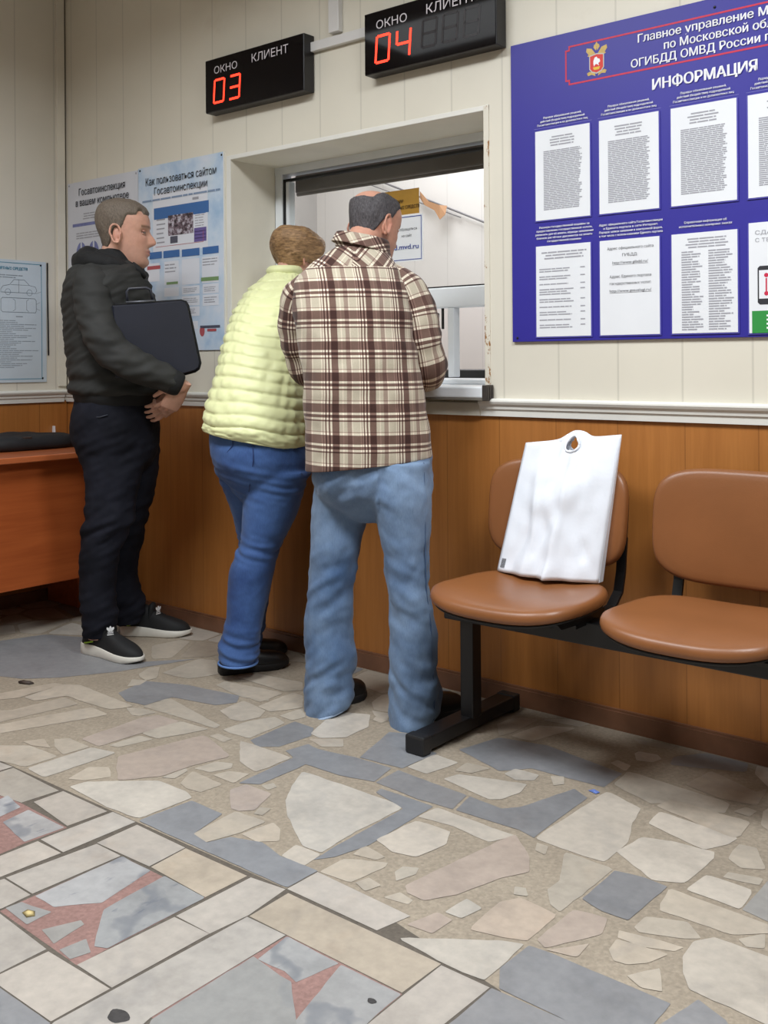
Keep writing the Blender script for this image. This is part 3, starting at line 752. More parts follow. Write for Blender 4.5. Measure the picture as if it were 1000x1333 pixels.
# notices stuck on the pane
def pane_sheet(px0, py0, px1, py1, name, m):
    a, b = on_y(px0, py0, YG + 0.016), on_y(px1, py1, YG + 0.016)
    o = MB().box(a.x, YG + 0.0145, b.z, b.x, YG + 0.0158, a.z).build(name, m); return o, a, b
M_PAPER = mat('paper_white', (226, 228, 232), 0.6, var=0.01)
M_INK = mat('print_black', (40, 40, 46), 0.6, var=0)
M_GREYINK = mat('print_grey', (158, 158, 166), 0.6, var=0)
M_BLUEINK = mat('print_blue', (46, 66, 150), 0.6, var=0)
e = empty('notice', (-2.52, YG, 1.74)); tag(e, 'mustard yellow notice stuck on the counter window above the white one', 'notice')
s_, a, b = pane_sheet(488, 256, 546, 275, 'sheet', mat('mustard_paper', (168, 126, 44), 0.5)); s_.parent = None
bpy.data.objects.remove(s_)
MB().box(a.x, YG + 0.0145, 1.687, b.x, YG + 0.0158, 1.784).build('sheet', mat('mustard_paper', (168, 126, 44), 0.5), e)
fl = Flat('F', YG + 0.0145); text_on(fl, 'РЕГИСТРАЦИИ', -2.585, 1.733, 0.105, 0.013, bold=0.01); text_on(fl, 'ТРАНСПОРТНЫХ СРЕДСТВ', -2.600, 1.709, 0.20, 0.013, bold=0.01)
fl.build('lettering', mat('print_brown', (84, 60, 22), 0.6, var=0), e)
e = empty('notice', (-2.5, YG, 1.6)); tag(e, 'white notice with a blue border stuck on the counter window', 'notice')
MB().box(-2.62, YG + 0.0145, 1.505, -2.386, YG + 0.0158, 1.684).build('sheet', M_PAPER, e)
fl = Flat('F', YG + 0.0145); fl.stroke([(-2.612, 1.512), (-2.394, 1.512), (-2.394, 1.677), (-2.612, 1.677)], 0.003, closed=True)
text_on(fl, 'gibdd.mvd.ru', -2.585, 1.553, 0.178, 0.020, prefix='gibdd.mvd.ru', bold=0.005)
fl.build('lettering', M_BLUEINK, e)
fl = Flat('F', YG + 0.0145); text_on(fl, 'обращаться', -2.50, 1.625, 0.085, 0.011); text_on(fl, 'на сайт', -2.49, 1.600, 0.05, 0.011); fl.build('small_print', M_INK, e)
# ------------------------------------------------------------------ ceiling fittings of the hall and the office (above the picture)
M_FIT = mat('fitting_white', (225, 225, 220), 0.4, var=0.01)
for i, (x, y, p, sp) in enumerate(HALL):
    e = empty('ceiling_light', (x, y, CEIL)); tag(e, 'white louvred fluorescent fitting on the hall ceiling', 'ceiling light', 'ceiling lights of the hall')
    m = MB(); m.box(x - 0.62, y - 0.32, CEIL - 0.07, x - 0.59, y + 0.32, CEIL); m.box(x + 0.59, y - 0.32, CEIL - 0.07, x + 0.62, y + 0.32, CEIL)
    m.box(x - 0.59, y - 0.32, CEIL - 0.07, x + 0.59, y - 0.29, CEIL); m.box(x - 0.59, y + 0.29, CEIL - 0.07, x + 0.59, y + 0.32, CEIL)
    m.build('frame', M_FIT, e)

# ------------------------------------------------------------------ number displays over the window
M_DISP = mat('display_gloss', (9, 6, 9), 0.05, var=0, spec=0.3)
M_DCASE = mat('display_case', (20, 17, 20), 0.4, var=0.02)
M_DTXT = mat('display_lettering', (206, 200, 204), 0.5, var=0)
LED = emit('led_lit', (255, 46, 26), 4.0)
M_UNLIT = mat('led_unlit', (24, 16, 20), 0.4, var=0)
SEG = {'0': 'abcdef', '3': 'abcdg', '4': 'bcfg', '8': 'abcdefg'}
def seven(fl, ch, x, z, w, h, t=0.009, sk=0.08):
    def Q(a, b): return (x + a * w + b * h * sk, z + b * h)
    g = 0.04
    L = {'a': ((0.1, 1), (0.9, 1)), 'd': ((0.1, 0), (0.9, 0)), 'g': ((0.1, .5), (0.9, .5)), 'f': ((0, .5 + g), (0, 1 - g)), 'b': ((1, .5 + g), (1, 1 - g)),
         'e': ((0, g), (0, .5 - g)), 'c': ((1, g), (1, .5 - g))}
    for s in SEG[ch]: fl.stroke([Q(*L[s][0]), Q(*L[s][1])], t)
def display(x0, x1, z0, z1, num, label, n_unlit):
    e = empty('number_display', ((x0 + x1) / 2, YF, z0)); tag(e, label, 'display', 'window number displays')
    y = YF - 0.058
    m = MB(); m.bevel_box(x0, y, z0, x1, YF - 0.002, z1, 0.003); m.build('housing', M_DCASE, e)
    m = MB(); m.box(x0 + 0.004, y - 0.003, z0 + 0.004, x1 - 0.004, y + 0.001, z1 - 0.004); m.build('screen', M_DISP, e)
    W, H = x1 - x0, z1 - z0; f = y - 0.003
    fl = Flat('F', f); text_on(fl, 'ОКНО', x0 + W * 0.105, z0 + H * 0.70, W * 0.245, H * 0.135, bold=0.012)
    text_on(fl, 'КЛИЕНТ', x0 + W * 0.50, z0 + H * 0.725, W * 0.36, H * 0.150, bold=0.012); fl.build('lettering', M_DTXT, e)
    fl = Flat('F', f)
    for i, ch in enumerate(num): fl.new(); seven(fl, ch, x0 + W * (0.095 + 0.165 * i), z0 + H * 0.16, W * 0.105, H * 0.42)
    fl.build('lit_digits', LED, e)
    fl = Flat('F', f)
    for i in range(n_unlit): fl.new(); seven(fl, '8', x0 + W * (0.46 + 0.155 * i), z0 + H * 0.22, W * 0.105, H * 0.42)
    if n_unlit: fl.build('unlit_digits', M_UNLIT, e)
    return e
YD = YF - 0.06
d1, d2, d3, d4 = on_y(267, 80, YD), on_y(397, 123, YD), on_y(474, 25, YD), on_y(643, 67, YD)
W1 = 0.575
display(d1.x, d1.x + W1 - 0.012, 2.143, 2.36, '03', 'black number display reading 03 on the cream wall', 0)
display(d3.x, d3.x + W1 - 0.012, 2.141, 2.36, '04', 'black number display reading 04, above the right of the counter window', 3)
# white cable trunking between and above them
M_TRUNK = mat('trunking_white', (214, 212, 210), 0.4, var=0.02)
m = MB(); m.bevel_box(d1.x + 0.45, YF - 0.022, 2.296, d3.x + 0.10, YF - 0.001, 2.332, 0.002)
tag(m.build('cable_trunking', M_TRUNK), 'white horizontal cable trunking running between the two number displays', 'trunking')
a, b = on_y(428.5, 0, YF - 0.02), on_y(442, 40, YF - 0.02)
m = MB(); m.bevel_box(a.x, YF - 0.026, 2.345, b.x, YF - 0.001, CEIL - 0.001, 0.002)
tag(m.build('cable_trunking', M_TRUNK), 'white vertical cable trunking coming down the wall between the number displays', 'trunking')

# ------------------------------------------------------------------ blue information board
YBd = YF - 0.010
BX0, BZ0, BX1, BZ1 = -1.812, 1.180, -0.42, 2.142
M_BLUE = mat('board_blue', (44, 38, 142), 0.45, var=0.03, vscale=3)
M_WHITE = mat('board_white', (236, 236, 240), 0.5, var=0)
M_RED = mat('board_red', (196, 36, 70), 0.5, var=0)
M_GOLD = mat('emblem_gold', (190, 160, 84), 0.45, var=0.1, vscale=60)
M_SILV = mat('emblem_silver', (186, 186, 180), 0.5, var=0)
bd = empty('information_board', (-1.1, YF, BZ0)); tag(bd, 'large blue information board with rows of printed sheets on the cream wall', 'notice board')
m = MB(); m.bevel_box(BX0, YBd, BZ0, BX1, YF - 0.001, BZ1, 0.0015); m.build('panel', M_BLUE, bd)
def B(px, py): p = on_y(px, py, YBd); return (p.x, p.z)
fl = Flat('F', YBd)
xa, zt_, zb_ = B(737, 90)[0], B(742, 61)[1], B(742, 110)[1]; n_ = 0.012
fl.stroke([(BX1 - 0.03, zt_), (xa + n_, zt_), (xa + n_, zt_ - n_), (xa, zt_ - n_), (xa, zb_ + n_), (xa + n_, zb_ + n_), (xa + n_, zb_), (BX1 - 0.03, zb_)], 0.0052)
fl.build('red_border', M_RED, bd)
fl = Flat('F', YBd)
for body, pre, p0, p1, cap in (('Главное управление МВД России', 'Главное управление', (831, 57.5), (981.5, 22), 0.0245),
                               ('по Московской области', 'по Московской об', (865, 64), (998, 37), 0.0245),
                               ('ОГИБДД ОМВД России по г.', 'ОГИБДД ОМВД России', (822, 88.5), (990, 56), 0.0245)):
    a, b = B(*p0), B(*p1); text_on(fl, body, a[0], (a[1] + b[1]) / 2 + 0.001, b[0] - a[0], cap, bold=0.026, prefix=pre)
a, b = B(850, 118), B(986, 93); text_on(fl, 'ИНФОРМАЦИЯ', a[0], (a[1] + b[1]) / 2 + 0.002, b[0] - a[0], 0.032, bold=0.034)
fl.build('heading', M_WHITE, bd)
# emblem: two-headed eagle with a red shield
(ex, ez) = B(777, 80); k = 0.00108 * 1.0
em = empty('emblem', (ex, YBd, ez)); em.parent = None
bpy.data.objects.remove(em)
def E(pts, s=1): return [(ex + s * x * 0.0021, ez + y * 0.0021) for x, y in pts]
fl = Flat('F', YBd)
for s in (1, -1):
    fl.new()
    fl.poly(E([(2, 12), (8, 20), (16, 22), (17, 17), (13, 12), (15, 10), (10, 8), (3, 9)], s), 0.0006)
    fl.new().poly(E([(1, 16), (5, 21), (4, 25), (1, 25), (0, 20)], s), 0.0007)
    fl.new().poly(E([(3, -16), (12, -13), (16, -15), (14, -19), (8, -18), (2, -21)], s), 0.0006)
fl.new().poly(E([(-3, 24), (0, 29), (3, 24), (2, 22), (-2, 22)]), 0.0008)
eo = fl.build('emblem', M_GOLD, bd)
fl = Flat('F', YBd); fl.poly(E([(-12, 10), (0, 12), (12, 10), (12, -10), (8, -15), (0, -18), (-8, -15), (-12, -10)]), 0.0010); fl.build('shield_border', M_SILV, eo)
fl = Flat('F', YBd); fl.poly(E([(-10.4, 8.6), (0, 10.4), (10.4, 8.6), (10.4, -9.4), (7, -13.6), (0, -16), (-7, -13.6), (-10.4, -9.4)]), 0.0014); fl.build('shield', mat('emblem_red', (206, 44, 34), 0.5, var=0), eo)
fl = Flat('F', YBd); fl.poly(E([(-5, 1), (-3, 6), (0, 7), (2, 4), (5, 3), (6, -1), (3, -3), (4, -7), (1, -4), (-2, -4), (-4, -7), (-5, -3)]), 0.0018); fl.build('rider', M_WHITE, eo)
fl = Flat('F', YBd); fl.poly(E([(-6, -8), (6, -8), (4, -12), (-4, -12)]), 0.0018); fl.build('rider_base', mat('emblem_yellow', (222, 180, 40), 0.5, var=0), eo)

COLX = [-1.719, -1.494, -1.263, -1.038, -0.810]
CAPS1 = ['Порядок обжалования решений,|действий (бездействия) подразделений|Госавтоинспекции и их должностных лиц'] * 5
CAPS2 = ['Размеры государственной пошлины за|предоставление государственной услуги,|реквизиты для её уплаты, образцы заполнения|бланков расчётных документов на уплату|государственной пошлины',
         'Адрес официального сайта Госавтоинспекции|и Единого портала в сети Интернет.|Порядок записи заявления в электронной форме,|в том числе с использованием Единого портала',
         'Справочная информация об|исполнительных номерных знаках', 'Электронная запись', 'Справочная информация']
caps = Flat('F', YBd)
lines1 = Flat('F', YBd)
SHW = 0.193
def sheet(x, z1, h, w=SHW):
    o = MB().box(x, YBd - 0.004, z1 - h, x + w, YBd - 0.0005, z1).build('paper_sheet', M_PAPER, bd)
    p = MB(); p.box(x - 0.004, YBd - 0.003, z1 - h - 0.004, x + w + 0.004, YBd - 0.0003, z1 - h); p.box(x - 0.004, YBd - 0.003, z1 - h, x, YBd - 0.0003, z1); p.box(x + w, YBd - 0.003, z1 - h, x + w + 0.004, YBd - 0.0003, z1)
    p.build('pocket_rim', mat('clear_rim', (84, 80, 168), 0.15, var=0, coat=0.6), o); return o
for i, x in enumerate(COLX):
    z1 = 1.848; h = 0.284; wd = SHW
    o = sheet(x, z1, h, wd)
    f = Flat('F', YBd - 0.004); f.lines(x + 0.05, z1 - 0.055, x + wd - 0.05, z1 - 0.02, 4, seed=i, align='c')
    f.lines(x + 0.03, z1 - h + 0.03, x + wd - 0.026, z1 - 0.065, 34, th=0.6, rnd=0.10, seed=10 + i); f.build('small_print', M_GREYINK, o)
    for j, t in enumerate(CAPS1[i].split('|')):
        ww = 0.135 + 0.022 * j; text_on(caps, t, x + wd / 2 - ww / 2, z1 + 0.0375 - j * 0.0110, ww, 0.0062, bold=0.02)
    lines1.new().rect(x - 0.006, z1 + 0.0085, x + wd + 0.006, z1 + 0.0096)
for i, x in enumerate(COLX):
    z1 = 1.487; h = 0.292
    ls = CAPS2[i].split('|')
    for j, t in enumerate(ls):
        ww = min(0.205, 0.0052 * len(t)); text_on(caps, t, x + 0.1 - ww / 2, z1 + 0.0065 + (len(ls) - j - 1) * 0.0112 + (0.006 if len(ls) < 3 else 0), ww, 0.0066, bold=0.02)
    if i in (0, 1, 2, 4):
        o = sheet(x, z1 - 0.005, h - 0.005); f = Flat('F', YBd - 0.004)
        if i == 0:
            f.lines(x + 0.02, z1 - 0.05, x + 0.18, z1 - 0.022, 3, seed=31, align='c'); zz = z1 - 0.075
            r = random.Random(5)
            for q in range(9):
                nl = r.choice((1, 2, 2, 3)); f.lines(x + 0.012, zz - 0.0075 * nl, x + 0.135, zz, nl, seed=40 + q); f.lines(x + 0.158, zz - 0.0075, x + 0.174, zz, 1, rnd=0, seed=1); zz -= 0.0075 * nl + 0.009
            f.build('small_print', M_GREYINK, o)
        elif i == 1:
            for body, zz, ww in (('Адрес официального сайта', -0.035, 0.15), ('ГИБДД:', -0.056, 0.05), ('http://www.gibdd.ru/', -0.078, 0.115), ('Адрес Единого портала', -0.120, 0.135),
                                 ('государственных услуг:', -0.141, 0.135), ('http://www.gosuslugi.ru/', -0.163, 0.135)):
                text_on(f, body, x + 0.1 - ww / 2, z1 + zz, ww, 0.0085)
            f.rect(x + 0.042, z1 - 0.0810, x + 0.158, z1 - 0.0802); f.rect(x + 0.032, z1 - 0.1660, x + 0.168, z1 - 0.1652)
            f.build('lettering', mat('print_dark_grey', (84, 84, 92), 0.6, var=0), o)
        else:
            f.lines(x + 0.04, z1 - 0.05, x + 0.17, z1 - 0.018, 4, seed=61, align='c')
            f.lines(x + 0.03, z1 - 0.285, x + 0.095, z1 - 0.055, 32, th=0.5, rnd=0.5, seed=62); f.lines(x + 0.11, z1 - 0.285, x + 0.185, z1 - 0.055, 32, th=0.5, rnd=0.4, seed=63); f.build('small_print', M_GREYINK, o)
    elif i == 3:      # leaflet with a telephone and a green panel
        o = sheet(x, z1 + 0.008, h + 0.012); f = Flat('F', YBd - 0.004)
        text_on(f, 'СДАЙ', x + 0.018, z1 - 0.025, 0.06, 0.011); text_on(f, 'С ТЕЛЕФОНА', x + 0.018, z1 - 0.046, 0.12, 0.011); f.build('lettering', M_GREYINK, o)
        f = Flat('F', YBd - 0.004); f.poly([(x + 0.024, z1 - 0.118), (x + 0.03, z1 - 0.112), (x + 0.09, z1 - 0.112), (x + 0.096, z1 - 0.118), (x + 0.096, z1 - 0.212), (x + 0.09, z1 - 0.218), (x + 0.03, z1 - 0.218), (x + 0.024, z1 - 0.212)]); f.build('printed_telephone', M_INK, o)
        f = Flat('F', YBd - 0.004); f.rect(x + 0.028, z1 - 0.202, x + 0.092, z1 - 0.124, 0.0010); f.build('printed_screen', M_PAPER, o)
        f = Flat('F', YBd - 0.004); f.ell(x + 0.048, z1 - 0.138, 0.006, 0.006, 0.0014); f.ell(x + 0.048, z1 - 0.188, 0.006, 0.006, 0.0014); f.rect(x + 0.046, z1 - 0.182, x + 0.050, z1 - 0.146, 0.0014); f.build('printed_icon', M_RED, o)
        f = Flat('F', YBd - 0.004); f.rect(x + 0.008, z1 - 0.296, x + 0.194, z1 - 0.235); f.build('green_panel', mat('print_green', (44, 140, 62), 0.5, var=0), o)
        f = Flat('F', YBd - 0.004); f.lines(x + 0.048, z1 - 0.288, x + 0.188, z1 - 0.243, 4, seed=77, off=0.001); f.build('small_print', M_WHITE, o)
caps.build('captions', M_WHITE, bd); lines1.build('caption_rules', mat('rule_lilac', (120, 118, 190), 0.5, var=0), bd)
m = MB()
for (px, py) in ((928, 10), (672, 440)):
    q = B(px, py); m.ball((q[0] + 0.006, YBd - 0.001, q[1]), 0.004, 0.003, 0.004, 10)
m.build('screw', M_GASKET, bd)

# ------------------------------------------------------------------ two posters on the front wall
YP = YF - 0.005
def watercolour(name):
    t = NT(name); sep = t.n('ShaderNodeSeparateXYZ'); t.l(t.obj(), sep.inputs[0])
    f = t.noise(4.5, 5, rough=0.6)
    c = t.ramp(f, [(0.35, lin((218, 222, 232))), (0.52, lin((196, 212, 230))), (0.66, lin((160, 188, 218)))])
    g = t.ramp(t.noise(3.3, 3), [(0.62, (0, 0, 0, 1)), (0.72, (1, 1, 1, 1))]); c = t.mix(t.math('MULTIPLY', g, 0.35), c, lin((186, 212, 196)))
    t.color(c); t.set(0.35); return t.m
M_POST1 = mat('poster_pale', (206, 208, 216), 0.35, var=0.03, vscale=3)
M_SCREEN = mat('poster_screen', (222, 224, 232), 0.5, var=0)
M_BTN = mat('poster_button', (58, 104, 164), 0.5, var=0); M_BTN2 = mat('poster_violet', (104, 88, 150), 0.5, var=0)
def Q(px, py): p = on_y(px, py, YP); return (p.x, p.z)
def QR(f, px0, py0, px1, py1, off=0.0006): a, b = Q(px0, py0), Q(px1, py1); f.new().rect(a[0], b[1], b[0], a[1], off)
# left poster
x0, x1, z1, z0 = -4.335, -3.787, 1.985, 1.170
p1 = empty('poster', ((x0 + x1) / 2, YF, z0)); tag(p1, 'pale wall poster beside the corner, partly behind the man in the black jacket', 'poster', 'posters left of the counter window')
MB().box(x0, YP, z0, x1, YF - 0.0005, z1).build('sheet', M_POST1, p1)
f = Flat('F', YP); a, b = Q(103, 255), Q(163, 245); text_on(f, 'Госавтоинспекция', a[0], 1.918, b[0] - a[0], 0.034, bold=0.02)
a, b = Q(99, 266), Q(168, 255); text_on(f, 'в вашем компьютере', a[0], 1.868, b[0] - a[0], 0.034, bold=0.02); f.build('heading', M_INK, p1)
f = Flat('F', YP); f.lines(x0 + 0.12, 1.80, x1 - 0.1, 1.835, 3, seed=3, align='c'); f.lines(x0 + 0.07, 1.71, x0 + 0.3, 1.745, 3, seed=4); f.lines(x0 + 0.06, 1.25, x1 - 0.05, 1.42, 12, seed=6); f.build('small_print', M_GREYINK, p1)
f = Flat('F', YP); f.rect(x0 + 0.04, 1.772, x1 - 0.04, 1.787)
for cx in (0.11, 0.21, 0.31): f.new().ell(x0 + cx, 1.635, 0.042, 0.062)
f.build('printed_badges', mat('poster_badge', (112, 118, 168), 0.5, var=0.1, vscale=40), p1)
f = Flat('F', YP)
for cx in (0.11, 0.21, 0.31): f.new().poly([(x0 + cx + a, 1.635 + b) for a, b in ((-.02, .012), (-.006, .022), (-.006, .062), (.006, .062), (.006, .022), (.02, .012), (.012, -.03), (.004, -.05), (-.004, -.05), (-.012, -.03))], 0.001)
f.build('printed_badge_centres', M_POST1, p1)
m = MB()
for (xx, zz) in ((x0 + 0.012, z1 - 0.012), (x1 - 0.012, z1 - 0.012)): m.ball((xx, YP, zz), 0.005, 0.003, 0.005, 10)
m.build('screw', M_GREYINK, p1)
# right poster
x0, x1, z1, z0 = -3.781, -3.212, 1.990, 1.173
p2 = empty('poster', ((x0 + x1) / 2, YF, z0)); tag(p2, 'pale blue wall poster with a web page diagram, next to the counter window', 'poster', 'posters left of the counter window')
MB().box(x0, YP - 0.001, z0, x1, YF - 0.0005, z1).build('sheet', watercolour('poster_watercolour'), p2)
MB().box(x1 - 0.001, YP - 0.002, z0, x1 + 0.004, YF - 0.0005, z1).build('edge_strip', M_TRIM, p2)
YP -= 0.001
f = Flat('F', YP); a, b = Q(190, 232), Q(282, 213); text_on(f, 'Как пользоваться сайтом', a[0], 1.905, b[0] - a[0], 0.034, bold=0.02)
a, b = Q(201, 242), Q(270, 228); text_on(f, 'Госавтоинспекции', a[0], 1.858, b[0] - a[0], 0.034, bold=0.02); f.build('heading', M_INK, p2)
f = Flat('F', YP); f.lines(x0 + 0.03, 1.829, x1 - 0.02, 1.845, 1, th=0.5, rnd=0, seed=3, off=0.002); f.build('subheading', mat('print_pale', (130, 150, 178), 0.6, var=0), p2)
f = Flat('F', YP); QR(f, 199, 253, 271, 322); f.build('web_page', M_SCREEN, p2)
f = Flat('F', YP); a, b = Q(200.5, 262), Q(272, 264); f.rect(a[0], b[1] - 0.038, b[0], b[1] + 0.012, 0.0010)
for (px0, py0, px1, py1) in ((253, 273, 268, 277), (195, 329, 211, 336), (213, 327, 234, 334), (237, 325, 260, 332), (264, 322, 285, 329)): QR(f, px0, py0, px1, py1, 0.0012)
f.build('blue_banner', M_BTN, p2)
f = Flat('F', YP)
for k in range(4): QR(f, 253, 297 + k * 4.4, 269, 300 + k * 4.4, 0.0012)
f.build('violet_buttons', M_BTN2, p2)
t = NT('poster_photo'); ff = t.noise(70, 3); t.color(t.ramp(ff, [(0.38, lin((40, 30, 38))), (0.52, lin((120, 100, 110))), (0.62, lin((190, 186, 196)))])); t.set(0.5)
f = Flat('F', YP); QR(f, 219, 281, 252, 303, 0.0012); f.build('group_photo', t.m, p2)
f = Flat('F', YP); QR(f, 251, 257, 259, 259, 0.002); f.lines(*(lambda a, b: (a[0], b[1], b[0], a[1]))(Q(204, 284), Q(216, 318)), 6, seed=8, th=0.3, off=0.0012)
f.lines(*(lambda a, b: (a[0], b[1], b[0], a[1]))(Q(254, 279), Q(268, 294)), 5, seed=9, th=0.3, off=0.0012); f.build('web_page_print', M_GREYINK, p2)
f = Flat('F', YP)
for (px0, py0, px1, py1) in ((190, 344, 208, 366), (214, 341, 233, 370), (237, 338, 260, 369), (263, 335, 285, 367), (214, 375, 233, 385), (237, 373, 260, 382), (264, 370, 285, 381), (237, 386, 260, 397), (264, 384, 285, 397), (237, 400, 260, 411), (250, 418, 258, 428)): QR(f, px0, py0, px1, py1)
f.build('text_boxes', M_SCREEN, p2)
f = Flat('F', YP)
for k, (px0, py0, px1, py1) in enumerate(((239, 375, 258, 380), (266, 373, 283, 379), (266, 386, 283, 394), (239, 388, 258, 394), (239, 402, 258, 408), (264, 336, 284, 345), (215, 343, 231, 355))):
    a, b = Q(px0, py0), Q(px1, py1); f.lines(a[0], b[1], b[0], a[1], 3, seed=80 + k, th=0.35, off=0.0012)
f.build('small_print', M_GREYINK, p2)
f = Flat('F', YP); QR(f, 217, 367.5, 232, 369.5, 0.0012); QR(f, 262, 361.5, 285, 364.5, 0.0012); f.build('green_bars', mat('poster_green', (120, 150, 100), 0.5, var=0), p2)
f = Flat('F', YP); QR(f, 192, 347, 209, 350, 0.0012); a = Q(203, 322); b = Q(265, 314); f.stroke([(a[0], a[1]), (b[0], a[1]), (b[0], a[1] + 0.045)], 0.002, 0.0012); QR(f, 270, 428, 282, 431, 0.0012); f.ell(*Q(263.5, 431), 0.016, 0.022, 0.0012)
f.build('red_marks', mat('poster_red', (176, 84, 88), 0.5, var=0), p2)
f = Flat('F', YP); QR(f, 261, 424, 287, 426, 0.0020); a = Q(222, 317); f.rect(a[0], a[1], a[0] + 0.05, a[1] + 0.03, 0.0013); f.build('dark_marks', mat('poster_dark', (80, 80, 96), 0.5, var=0), p2)
m = MB()
for (xx, zz) in ((x0 + 0.012, z1 - 0.012), (x1 - 0.012, z1 - 0.012), (x1 - 0.012, z0 + 0.014)): m.ball((xx, YP, zz), 0.005, 0.003, 0.005, 10)
m.build('screw', M_GASKET, p2)

# ------------------------------------------------------------------ poster with a car drawing on the left wall
XP = XL + 0.006
p3 = empty('poster', (XL, 2.45, 1.03)); tag(p3, 'pale blue poster with a car drawing on the left wall above the desk', 'poster')
m = MB(); m.box(XL + 0.0005, 2.14, 1.034, XP, 2.733, 1.602); m.build('sheet', mat('poster_ice', (196, 208, 218), 0.35, var=0.02), p3)
f = Flat('L', XP); f.stroke([(2.16, 1.05), (2.708, 1.05), (2.708, 1.588), (2.16, 1.588)], 0.003, closed=True); text_on(f, 'ТРАНСПОРТНЫХ СРЕДСТВ', 2.42, 1.556, 0.215, 0.013, bold=0.01)
f.build('heading', mat('print_teal', (72, 140, 168), 0.6, var=0), p3)
f = Flat('L', XP); o_ = (2.50, 1.445)
side = [(0, .02), (.012, .034), (.05, .042), (.075, .066), (.135, .066), (.165, .042), (.2, .036), (.208, .02), (.2, .006), (0, .006), (0, .02)]
f.stroke([(o_[0] + a * 0.88, o_[1] + b) for a, b in side], 0.0018); f.stroke([(o_[0] + .05, o_[1] + .042), (o_[0] + .145, o_[1] + .042)], 0.0014); f.stroke([(o_[0] + .09, o_[1] + .066), (o_[0] + .09, o_[1] + .006)], 0.0014)
for cx in (.035, .145): f.stroke([(o_[0] + cx + .014 * math.cos(t), o_[1] + .008 + .014 * math.sin(t)) for t in [2 * PI * i / 14 for i in range(14)]], 0.0014, closed=True)
o_ = (2.50, 1.36)
f.stroke([(o_[0], o_[1] + .008), (o_[0] + .008, o_[1]), (o_[0] + .176, o_[1]), (o_[0] + .18, o_[1] + .01), (o_[0] + .18, o_[1] + .056), (o_[0] + .172, o_[1] + .066), (o_[0] + .008, o_[1] + .066), (o_[0], o_[1] + .058)], 0.002, closed=True)
f.stroke([(o_[0] + .06, o_[1] + .005), (o_[0] + .072, o_[1] + .012), (o_[0] + .072, o_[1] + .054), (o_[0] + .06, o_[1] + .061)], 0.0014); f.stroke([(o_[0] + .14, o_[1] + .005), (o_[0] + .13, o_[1] + .012), (o_[0] + .13, o_[1] + .054), (o_[0] + .14, o_[1] + .061)], 0.0014)
f.stroke([(o_[0] + .18, o_[1] + .09), (o_[0] + .205, o_[1] + .10)], 0.0012); f.stroke([(o_[0] + .18, o_[1] + .04), (o_[0] + .2, o_[1] + .05)], 0.0012); f.stroke([(o_[0] + .18, o_[1] + .02), (o_[0] + .2, o_[1] + .012)], 0.0012)
f.build('car_drawing', mat('print_slate', (104, 116, 128), 0.6, var=0), p3)
f = Flat('L', XP); f.lines(2.18, 1.515, 2.69, 1.535, 2, seed=5); f.lines(2.18, 1.10, 2.695, 1.325, 26, th=0.4, rnd=0.3, seed=6); f.rect(2.575, 1.338, 2.61, 1.342); f.build('small_print', mat('print_fog', (146, 156, 166), 0.6, var=0), p3)
m = MB()
for (yy, zz) in ((2.705, 1.585), (2.712, 1.052)): m.ball((XP, yy, zz), 0.003, 0.005, 0.005, 10)
m.build('screw', M_GASKET, p3)
m = MB(); m.tube([(XL + 0.004, 2.745, 1.16), (XL + 0.004, 2.744, 1.3), (XL + 0.004, 2.742, 1.45), (XL + 0.004, 2.742, 1.60)], 0.0035, 8)
tag(m.build('cable', M_GASKET), 'short dark cable hanging on the left wall beside the car drawing', 'cable')

# ------------------------------------------------------------------ desk at the left wall
M_DESK = wood_mat('desk_red_wood', (150, 72, 34), (176, 92, 46), 'Y', 0.9, None, 0.36, 0.15)
M_DESKT = wood_mat('desk_top_wood', (166, 88, 50), (188, 106, 64), 'Y', 0.9, None, 0.3, 0.2)
dk = empty('desk', (-4.0, 2.1, 0)); tag(dk, 'reddish brown wooden desk standing against the left wall', 'desk')
DX1 = -3.752
m = MB(); m.bevel_box(XL + 0.016, 1.35, 0.722, DX1, 2.78, 0.747, 0.004); m.build('desk_top', M_DESKT, dk)
m = MB(); m.bevel_box(DX1 - 0.075, 1.42, 0.205, DX1 - 0.057, 2.72, 0.722, 0.001); m.build('front_panel', M_DESK, dk)
for yy in (1.40, 2.722):
    m = MB(); m.bevel_box(XL + 0.02, yy, 0.0015, DX1 - 0.34, yy + 0.02, 0.722, 0.001); m.build('side_panel', M_DESK, dk)
# black folded bag lying on the desk
M_BLKCL = mat('black_cloth', (18, 18, 22), 0.75, var=0.2, vscale=20, bump=0.25, bscale=40)
def blob_slab(name, cx, cy, z0, lx, ly, hz, m, seed, parent=None, n=40):
    mb = MB(); vs = []; fs = []; K = [(0.0, 0.0), (0.75, 0.0), (0.96, 0.06), (1.0, 0.35), (0.95, 0.75), (0.8, 0.95), (0.4, 1.04), (0.0, 1.05)]
    for i, (r, h) in enumerate(K):
        for k in range(n):
            w = 2 * PI * k / n; c, s = math.cos(w), math.sin(w); e = 0.62
            x = math.copysign(abs(c) ** e, c); y = math.copysign(abs(s) ** e, s)
            q = 1 + 0.06 * noise.noise(Vector((x * 2 + seed, y * 2, h))); hh = hz * h * (1 + 0.35 * noise.noise(Vector((x * r * 1.6 + seed, y * r * 2.2, 7)))) if h > 0.1 else hz * h
            vs.append((cx + x * lx * r * q, cy + y * ly * r * q, z0 + hh))
    for i in range(len(K) - 1):
        for k in range(n): fs.append((i * n + k, i * n + (k + 1) % n, (i + 1) * n + (k + 1) % n, (i + 1) * n + k))
    mb.add(vs, fs, True); return mb.build(name, m, parent, weld=True)
c0 = on_z(36, 577, 0.748)
bagb = empty('folded_bag', (-4.15, 2.52, 0.7478)); tag(bagb, 'black soft folded bag lying on the wooden desk', 'bag')
